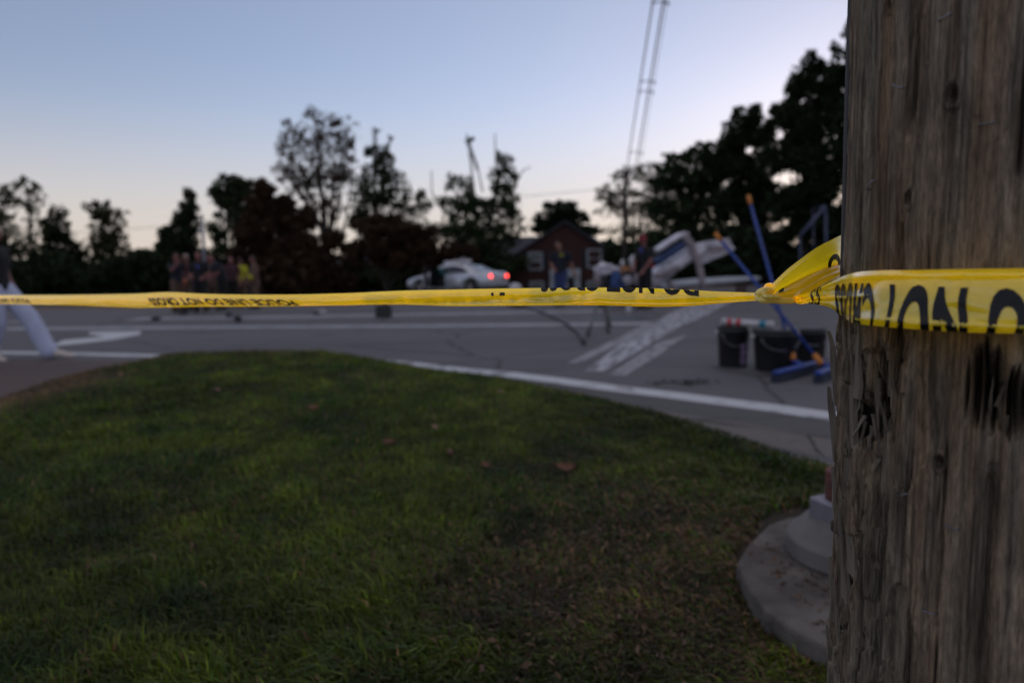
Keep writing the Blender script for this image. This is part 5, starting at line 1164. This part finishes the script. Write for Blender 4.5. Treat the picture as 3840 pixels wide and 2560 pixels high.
loft('landing_leg', [(W_(2478, 1020), .06, .06), (W_(2505, 1058), .06, .06), (W_(2530, 1082), .09, .08)], M_pink, wr, amp=.015, seed=15)
loft('torn_stump', [(W_(2452, 1050, WD-.2), .07, .12), (W_(2448, 1100, WD-.2), .09, .14)], M_pink, wr, amp=.03, seed=16)
loft('red_trim', [(W_(2437, 992, WD-.3), .05, .05), (W_(2450, 1000, WD-.3), .05, .05)], M_red, wr, amp=.01, seed=17)
wg = empty('detached_wing', P(2650, 1062, 25)); wg.location.z = 0; b0 = Vector(wg.location); tag(wg, 'long pale wing lying flat on the ground behind the aircraft wreck', 'aircraft wing')
def S_(px, py, D): return P(px, py, D)-b0
ws = [(S_(2515, 1068, 24), .14, .55), (S_(2600, 1061, 25), .15, .6), (S_(2720, 1052, 26), .14, .58), (S_(2812, 1045, 27), .10, .5)]
o = loft('wing_panel', ws, M_alu, wg, amp=.015, box_=.1, seed=21); o.data.materials.clear(); o.data.materials.append(mat('grey_white_metal', (.36, .38, .42), .5, (.30, .32, .36), 2))
for (x, y) in ((2560, 1085), (2780, 1068)):
    a = S_(x, y, 25.2); MB().box((a.x, a.y, a.z*.5), (.3, .3, max(.1, a.z))).build('support_block', M_drive, wg)
# engine cowling lump, seat, cloth and cabin debris: separate pieces
def piece(name, c, rx, ry, rz, mt, label, cat, seed, amp=.35, extra=None):
    nu, nv = 40, 24; T_, H_ = np.meshgrid(np.linspace(0, 2*math.pi, nu, endpoint=False), np.linspace(.03, math.pi-.03, nv), indexing='ij')
    x, y, z = np.cos(T_)*np.sin(H_), np.sin(T_)*np.sin(H_), np.cos(H_); r = 1+amp*vn(x*1.8, y*1.8, z*1.8, seed)+amp*.4*vn(x*4.5, y*4.5, z*4.5, seed+3)
    o = np_mesh(name, np.stack([x*r*rx, y*r*ry, z*r*rz], -1).reshape(-1, 3), grid_faces(nu, nv, True), 4, mt, smooth=True); o.location = c
    return tag(o, label, cat) if label else o
c = P(2275, 1045, 18.5); cw = empty('engine_cowling', (c.x, 18.5, 0)); tag(cw, 'torn pinkish-white engine cowling at the left end of the wreckage', 'engine cowling')
def sub(o, par, M0): o.parent = par; o.location = Vector(o.location)-M0; return o
B0 = Vector(cw.location)
o = sub(piece('cowling_shell', P(2262, 1010, 18.5), .26, .22, .17, M_alu, None, None, 31), cw, B0)
sub(piece('cowling_side', P(2245, 1040, 18.5), .12, .16, .24, M_pink, None, None, 32), cw, B0)
sub(piece('cowling_lip', P(2300, 1012, 18.5), .17, .14, .09, M_alu, None, None, 33), cw, B0)
MB().cap(P(2262, 1050, 18.6)-B0, P(2262, 1130, 18.6)-B0, .12, .16).build('engine_block', M_black, cw)
MB().cap(P(2330, 1060, 18.9)-B0, P(2400, 1080, 18.9)-B0, .16, .2).build('firewall', M_black, cw)
piece('blue_cloth', P(2312, 1066, 18.2), .16, .2, .36, M_tarp, 'blue cloth draped over debris right of the torn cowling', 'cloth', 34)
piece('navy_cloth', P(2365, 1062, 19), .40, .3, .32, M_navyc, 'dark navy cloth heaped in the middle of the wreckage', 'cloth', 35)
piece('white_rag', P(2352, 1052, 18.5), .12, .12, .13, M_alu, 'small crumpled white rag on the navy cloth', 'rag', 36)
piece('pale_panel', P(2390, 1050, 18.4), .11, .06, .17, M_pink, 'small torn pale panel beside the legs of the person at the wreck', 'panel', 38, .25)
c = P(2340, 1008, 20); st_ = empty('cabin_seat', (c.x, 20, 0)); tag(st_, 'orange-brown seat with a bent white frame rising from the wreckage', 'seat'); B0 = Vector(st_.location)
MB().cap(P(2335, 1010, 20)-B0, P(2362, 1010, 20)-B0, .10, .10).cap(P(2345, 1025, 20)-B0, P(2345, 1110, 20)-B0, .2, .25).build('cushion', M_brass, st_)
MB().tube([P(x, y, 19.9)-B0 for x, y in ((2376, 1012), (2370, 985), (2366, 972), (2375, 965), (2402, 958))], .07, 10).build('bent_frame', M_white, st_)
MB().tube([P(x, y, 20.1)-B0 for x, y in ((2335, 1010), (2334, 985), (2336, 974))], .055, 8).build('seat_post', M_white, st_)
g = G(2560, 1440); tw_ = MB(); rt = random.Random(3)
for k in range(34):
    a_ = rt.uniform(0, 6.28); c_ = Vector((rt.gauss(0, .16), rt.gauss(0, .05), rt.uniform(.004, .03))); l_ = rt.uniform(.02, .07); d_ = Vector((math.cos(a_)*l_, math.sin(a_)*l_, rt.uniform(-.01, .02)))
    tw_.tube([c_-d_, c_+d_*.2+Vector((0, 0, .008)), c_+d_], [.004, .005, .002], 5)
o = tw_.build('twig_pile', M_black); o.location = g; tag(o, 'scatter of dark twigs and grit on the road just above the white edge line', 'twigs')
# odds and ends on the road
def small(name, px, py, d_, mt, label, cat, seed, z=None, grp=None):
    g = G(px, py); o = piece(name, g+Vector((0, 0, d_[2]*.9)), *d_, mt, label, cat, seed, .3)
    if grp: o['group'] = grp
    return o
g = G(1440, 1190); bx = empty('equipment_case', g); tag(bx, 'black equipment case with a handle sitting on the road by the lane line', 'case')
MB().box((0, 0, .14), (.38, .28, .24), taper=.96).build('case_body', M_black, bx, bevel=.03); MB().box((0, 0, .275), (.37, .27, .03)).build('case_lid', M_black, bx, bevel=.01)
MB().tube([(-.08, 0, .28), (-.08, 0, .34), (.08, 0, .34), (.08, 0, .28)], .014, 8).build('handle', M_black, bx)
MB().cap((.05, 0, .33), (.10, .02, .48), .05, .035).build('tool_roll', mat('reddish_grip', (.16, .06, .06), .7), bx)
small('rubber_scrap', 1945, 1152, (.28, .18, .07), M_black, 'black scrap of rubber on the road behind the tape, left of the hose', 'scrap', 41)
small('road_scrap', 585, 1200, (.12, .1, .05), M_black, 'flat dark scrap on the road, leftmost of the debris', 'scrap', 42)
small('road_scrap', 690, 1179, (.12, .1, .04), M_black, 'thin dark scrap below the boots of the man in black', 'scrap', 43)
small('road_scrap', 860, 1190, (.09, .08, .07), M_black, 'small dark scrap on the pale lane line', 'scrap', 44)
small('road_scrap', 893, 1207, (.09, .08, .09), M_black, 'dark upright scrap between the two pale lane lines', 'scrap', 45)
small('road_scrap', 1188, 1180, (.10, .08, .05), M_black, 'dark scrap on the lane line left of the black case', 'scrap', 46)
small('white_fragment', 1205, 1176, (.14, .1, .05), M_white, 'small white fragment beside a dark scrap on the lane line', 'fragment', 47)
small('white_fragment', 2358, 1176, (.06, .06, .10), M_white, 'white fragment standing near the dark blotch', 'fragment', 48)
hp = Gs((1962, 1152), (1990, 1160), (2060, 1185), (2120, 1215), (2165, 1248), (2185, 1272), (2190, 1295)); hp = [Vector((p.x, p.y, .03)) for p in hp]
m1 = MB(); m1.tube([p-hp[0] for p in hp], .03, 8); o = m1.build('hose', M_black); o.location = hp[0]; tag(o, 'dark hose trailing across the lane lines towards the tripod', 'hose')
c = P(1932, 1072, 30); c.z = 0; dm = empty('white_fairing', c); tag(dm, 'rounded white fairing lying on the ground beside the rear of the car', 'fairing')
MB().ball((0, 0, .30), .28, .3, .22).build('fairing_shell', M_white, dm); MB().lathe([(.26, 0), (.27, .3), (.25, .31)], 20).build('fairing_base', M_galv, dm)

# ================================================================= PEOPLE
def person(loc, yaw, label, pose=None, top=M_navyc, legs=M_blackc, skin=M_skin, hair=M_hair, shoe=M_boot, sleeve='short', hat=None, H=1.78, bulk=1.0, coat=False, baggy=1.0, vox=.011, head_off=(0, 0, 0), gloves=None):
    J = dict(pel=(0, 0, .96), waist=(0, 0, 1.12), chest=(0, .01, 1.34), neck=(0, .01, 1.50), head=(0, -.015, 1.665),
             hipL=(.095, 0, .93), kneL=(.11, -.02, .50), ankL=(.12, .02, .085), hipR=(-.095, 0, .93), kneR=(-.11, -.02, .50), ankR=(-.12, .02, .085),
             shL=(.195, .01, 1.435), elL=(.25, .03, 1.14), wrL=(.26, -.06, .90), shR=(-.195, .01, 1.435), elR=(-.25, .03, 1.14), wrR=(-.26, -.06, .90), toeL=(.13, -.15, .03), toeR=(-.13, -.15, .03))
    J.update(pose or {}); k = H/1.78; J = {a: Vector(b)*k for a, b in J.items()}
    root = empty('person', loc, yaw); tag(root, label, 'person'); bw = bulk
    def torso(mb, g, z0='pel', top_=True):
        s0 = J[z0]; path = [s0, J['waist'], J['chest'], J['chest'].lerp(J['neck'], .55), J['neck']]
        r = [.165*bw+g, .145*bw+g, .175*bw+g, .15*bw+g, .062+g]; e = [.70, .72, .66, .62, .9]
        pp = [path[0]+(path[0]-path[1]).normalized()*.03]+path+[path[-1]+(path[-1]-path[-2]).normalized()*.02]
        mb.tube(pp, [r[0]*.75]+r+[r[-1]*.8], 20, ell=[.7]+e+[.9], up=(1, 0, 0))
    def arm(mb, s, g, end=1.0, flare=0):
        a, b, c = J['sh'+s], J['el'+s], J['wr'+s]; mb.cap(a, a.lerp(b, min(1, end)), .055*bw+g, (.055-.012*min(1, end))*bw+g+flare)
        if end > 1: mb.cap(b, b.lerp(c, end-1), .043*bw+g, .032+g+flare)
        mb.cap(J['chest'].lerp(J['neck'], .4), a, .07*bw+g*.5, .052*bw+g)
    def leg(mb, s, g, flare=0):
        a, b, c = J['hip'+s], J['kne'+s], J['ank'+s]; mb.cap(a, b, .088*bw+g, .056*bw+g+flare*.6); mb.cap(b, c, .054*bw+g+flare*.6, .038+g+flare)
    # body: one continuous skin
    mb = MB(); torso(mb, 0)
    hd = J['head']; nk = J['neck']; mb.cap(nk-Vector((0, 0, .03)), nk.lerp(hd, .7), .054, .050)
    ax = (hd-nk).normalized(); fwd = Vector((0, -1, 0)); fwd = (fwd-ax*fwd.dot(ax)).normalized(); sd_ = ax.cross(fwd)
    fa = J.get('face'); 
    if fa is not None:
        fwd = Vector(fa).normalized(); fwd = (fwd-ax*fwd.dot(ax)).normalized(); sd_ = ax.cross(fwd)
    MR = Matrix((sd_, -fwd, ax)).transposed()
    mb.ball(hd+ax*.02, .074, .093, .108, 18, 12, MR); mb.ball(hd-ax*.055+fwd*.02, .056, .066, .062, 14, 9, MR)
    mb.cap(hd+fwd*.085+ax*.012, hd+fwd*.108-ax*.028, .010, .015); mb.cap(hd+fwd*.080-ax*.068+sd_*.016, hd+fwd*.080-ax*.068-sd_*.016, .012, .012)
    for q in (-1, 1): mb.ball(hd+sd_*(.077*q)-fwd*.01-ax*.01, .010, .020, .030, 8, 6, MR)
    for s in 'LR':
        arm(mb, s, 0, 2.0); leg(mb, s, 0); w_, e_ = J['wr'+s], J['el'+s]; hdv = (w_-e_).normalized(); q = J.get('hand'+s)
        if q is not None: hdv = Vector(q).normalized()
        sx = hdv.cross(Vector((0, 1, .2))).normalized(); pn = hdv.cross(sx); mb.cap(w_, w_+hdv*.03, .030, .034); mb.cap(w_+hdv*.03+sx*.02, w_+hdv*.075+sx*.025, .020, .020); mb.cap(w_+hdv*.03-sx*.02, w_+hdv*.075-sx*.025, .020, .020)
        for i, ln in enumerate((.062, .072, .068, .052)):
            b_ = w_+hdv*.085+sx*(.033-.022*i); c_ = b_+hdv*ln*.5+pn*.004; mb.cap(b_, c_, .0105, .010); mb.cap(c_, c_+(hdv*.8+pn*.6).normalized()*ln*.5, .010, .0088)
        mb.cap(w_+hdv*.03+sx*.03, w_+hdv*.06+sx*.058, .013, .012); mb.cap(w_+hdv*.06+sx*.058, w_+hdv*.088+sx*.062+pn*.01, .012, .010)
        mb.cap(J['ank'+s], J['toe'+s], .038, .028)
    fuse(mb.build('body', skin, root), .0095, 2)
    for q in (-1, 1): MB().ball(hd+fwd*.083+sd_*.030*q+ax*.020, .011, .008, .008, 8, 6, MR).build('eye', M_black, root)
    # clothes
    mb = MB(); torso(mb, .020 if not coat else .035)
    for s in 'LR': arm(mb, s, .017 if not coat else .028, .62 if sleeve == 'short' else 1.93, .010)
    mb.tube([J['pel']+Vector((0, 0, -.03 if not coat else -.22)), J['pel'], J['waist']], [.178*bw+(.03 if coat else .008), .180*bw+(.02 if coat else 0), .165*bw], 20, ell=[.74, .72, .72], up=(1, 0, 0))
    fuse(mb.build('coat' if coat else 'shirt', top, root), vox, 3)
    mb = MB(); 
    for s in 'LR': leg(mb, s, .020*baggy, .014*baggy)
    mb.tube([J['pel']+Vector((0, 0, -.07)), J['pel']+Vector((0, 0, .05)), J['waist']-Vector((0, 0, .04))], [.165*bw, .172*bw, .158*bw], 18, ell=[.75, .72, .72], up=(1, 0, 0)); fuse(mb.build('trousers', legs, root), vox, 3)
    for s in 'LR':
        a, t_ = J['ank'+s], J['toe'+s]; d = (t_-a); mb = MB(); mb.cap(a-Vector((d.x, d.y, 0)).normalized()*.03+Vector((0, 0, -.03)), a+d*.5+Vector((0, 0, -.005)), .045, .047); mb.cap(a+d*.5, t_+d*.28, .045, .036)
        if shoe is M_boot: mb.cap(a, a+(J['kne'+s]-a)*.25, .052, .055)
        fuse(mb.build('shoe', shoe, root), vox, 1)
    if hat:
        mb = MB(); mb.ball(hd+ax*.055, .090, .108, .080, 18, 10, MR); mb.cap(hd+fwd*.09+ax*.055-sd_*.03, hd+fwd*.14+ax*.045, .022, .014); mb.cap(hd+fwd*.09+ax*.055+sd_*.03, hd+fwd*.14+ax*.045, .022, .014); fuse(mb.build('cap', hat, root), vox, 1)
    elif hair:
        mb = MB(); mb.ball(hd+ax*.045-fwd*.018, .082, .092, .092, 18, 10, MR); mb.ball(hd-ax*.01-fwd*.05, .066, .055, .075, 14, 9, MR); fuse(mb.build('hair', hair, root), vox, 1)
    return root, J
def gp(px, Y): p = P(px, 1060, Y); return (p.x, p.y, 0)
# walker at the left edge
wk = G(152, 1348); person((wk.x-.50, wk.y+.02, 0), R(90), 'person in pale blue-grey trousers and cream shoes striding in from the left edge',
    dict(kneL=(.10, -.33, .53), ankL=(.09, -.54, .10), toeL=(.09, -.77, .05), kneR=(-.10, -.02, .50), ankR=(-.10, .12, .12), toeR=(-.10, -.03, .03), hipL=(.095, -.02, .93), elL=(.25, .05, 1.15), wrL=(.25, -.04, .90), elR=(-.25, .12, 1.16), wrR=(-.25, .12, .9), chest=(0, .0, 1.34)),
    top=M_blackc, legs=M_grey, skin=M_skinr, shoe=M_shoe, baggy=2.1, H=1.80)
# man in dark T-shirt in front of the house
pm, J = person(gp(2103, 19.6), R(-12), 'person in dark T-shirt and jeans walking in front of the brick house', dict(elL=(.29, .06, 1.15), wrL=(.37, .0, .92), elR=(-.26, .02, 1.17), wrR=(-.16, -.16, 1.02), kneL=(.07, -.06, .5), ankL=(.03, -.05, .09), toeL=(.03, -.22, .03), head=(-.05, -.06, 1.655)), legs=M_jean, top=M_navyc, H=1.86)
MB().box((.05, -.15, 1.47), (.10, .03, .05)).build('chest_badge', M_hiviz, pm)
# man in a red cap leaning at the wreck
pr, J = person(gp(2420, 17.6), R(-50), 'person in a red cap and dark clothes standing at the wreck with arms forward', dict(elL=(.24, -.10, 1.17), wrL=(.16, -.26, .95), elR=(-.24, -.10, 1.17), wrR=(-.12, -.28, .97), chest=(0, -.02, 1.34), head=(0, -.08, 1.66), neck=(0, -.03, 1.50)), top=M_blackc, legs=M_blackc, skin=M_skinr, hat=M_redcap, H=1.88)
MB().cap((0, -.16, 1.55), (0, -.15, 1.46), .03, .025).build('blue_lanyard', M_badge, pr)
# group at the left
up = dict(elL=(.27, -.16, 1.30), wrL=(.14, -.30, 1.56), elR=(-.25, -.15, 1.28), wrR=(-.12, -.28, 1.50))
person(gp(664, 20.8), R(60), 'leftmost person of the group, hands raised to the face, in tan trousers', up, top=M_navyc, legs=M_tan, skin=M_skinr, sleeve='short', baggy=1.5)
p2, J = person(gp(703, 22.2), R(-20), 'person with pale grey hair behind the leftmost firefighter, orange tool at the hip', dict(elL=(.26, -.02, 1.16), wrL=(.20, -.2, 1.0)), top=M_maroon, legs=M_tan, hair=M_hairg, skin=M_skin, H=1.80, baggy=1.5)
MB().cap((.14, -.24, .95), (.05, -.22, .80), .065, .05).build('orange_tool', mat('orange_tool', (.65, .09, .02), .5), p2)
p3, J = person(gp(749, 20.6), R(5), 'bald person all in black with a blue badge, facing the camera', dict(elL=(.27, .02, 1.15), wrL=(.16, -.16, 1.04), elR=(-.27, .02, 1.15), wrR=(-.16, -.16, 1.04)), top=M_blackc, legs=M_blackc, skin=M_skinr, hair=None, H=1.80, bulk=1.1)
MB().cap((.02, -.16, 1.38), (.04, -.16, 1.34), .035, .03).build('badge', M_badge, p3)
p4, J = person(gp(793, 22.8), R(35), 'person in a tan coat between two people in black', dict(elL=(.25, -.12, 1.25), wrL=(.10, -.25, 1.35)), top=M_tan, legs=M_tan, skin=M_skinr, hair=M_hairg, H=1.74, coat=True, sleeve='long')
MB().cap((-.26, -.08, .84), (-.26, -.09, .74), .035, .03).build('blue_glove', mat('pale_blue_glove', (.12, .25, .5), .5), p4)
person(gp(832, 22.0), R(-50), 'heavy-set person in black bending forward in the middle of the group', dict(chest=(0, -.12, 1.32), neck=(0, -.20, 1.45), head=(0, -.29, 1.56), shL=(.195, -.14, 1.40), shR=(-.195, -.14, 1.40), elL=(.25, -.18, 1.12), wrL=(.18, -.34, 1.0), elR=(-.25, -.18, 1.12), wrR=(-.18, -.34, 1.0)), top=M_navyc, legs=M_blackc, skin=M_skinr, hair=None, H=1.86, bulk=1.2)
person(gp(870, 24.0), R(20), 'slim person in a maroon top between the bending person and the hi-vis vest', {}, top=M_maroon, legs=M_blackc, skin=M_skinr, H=1.74)
p7, J = person(gp(903, 24.4), R(175), 'firefighter seen from behind in a bright yellow hi-vis vest and tan trousers', {}, top=M_hiviz, legs=M_tan, skin=M_skin, hair=M_maroon, H=1.70, bulk=1.15, sleeve='short', baggy=1.7)
MB().box((0, .155, 1.28), (.17, .03, .24)).build('back_panel', M_maroon, p7, bevel=.01)
p8, J = person(gp(955, 22.4), R(-60), 'firefighter in an open tan coat with yellow cuffs, rightmost of the group', dict(elL=(.26, -.05, 1.16), wrL=(.22, -.22, 1.02), elR=(-.26, -.05, 1.16), wrR=(-.2, -.22, 1.02)), top=M_tan, legs=M_tan, skin=M_skinr, hair=M_hair, H=1.70, coat=True, sleeve='long', baggy=1.6)
for s in ('L', 'R'):
    a, b = J['el'+s], J['wr'+s]; MB().tube([a.lerp(b, .35), a.lerp(b, .9)], .078, 14).build('yellow_cuff', M_hiviz, p8)
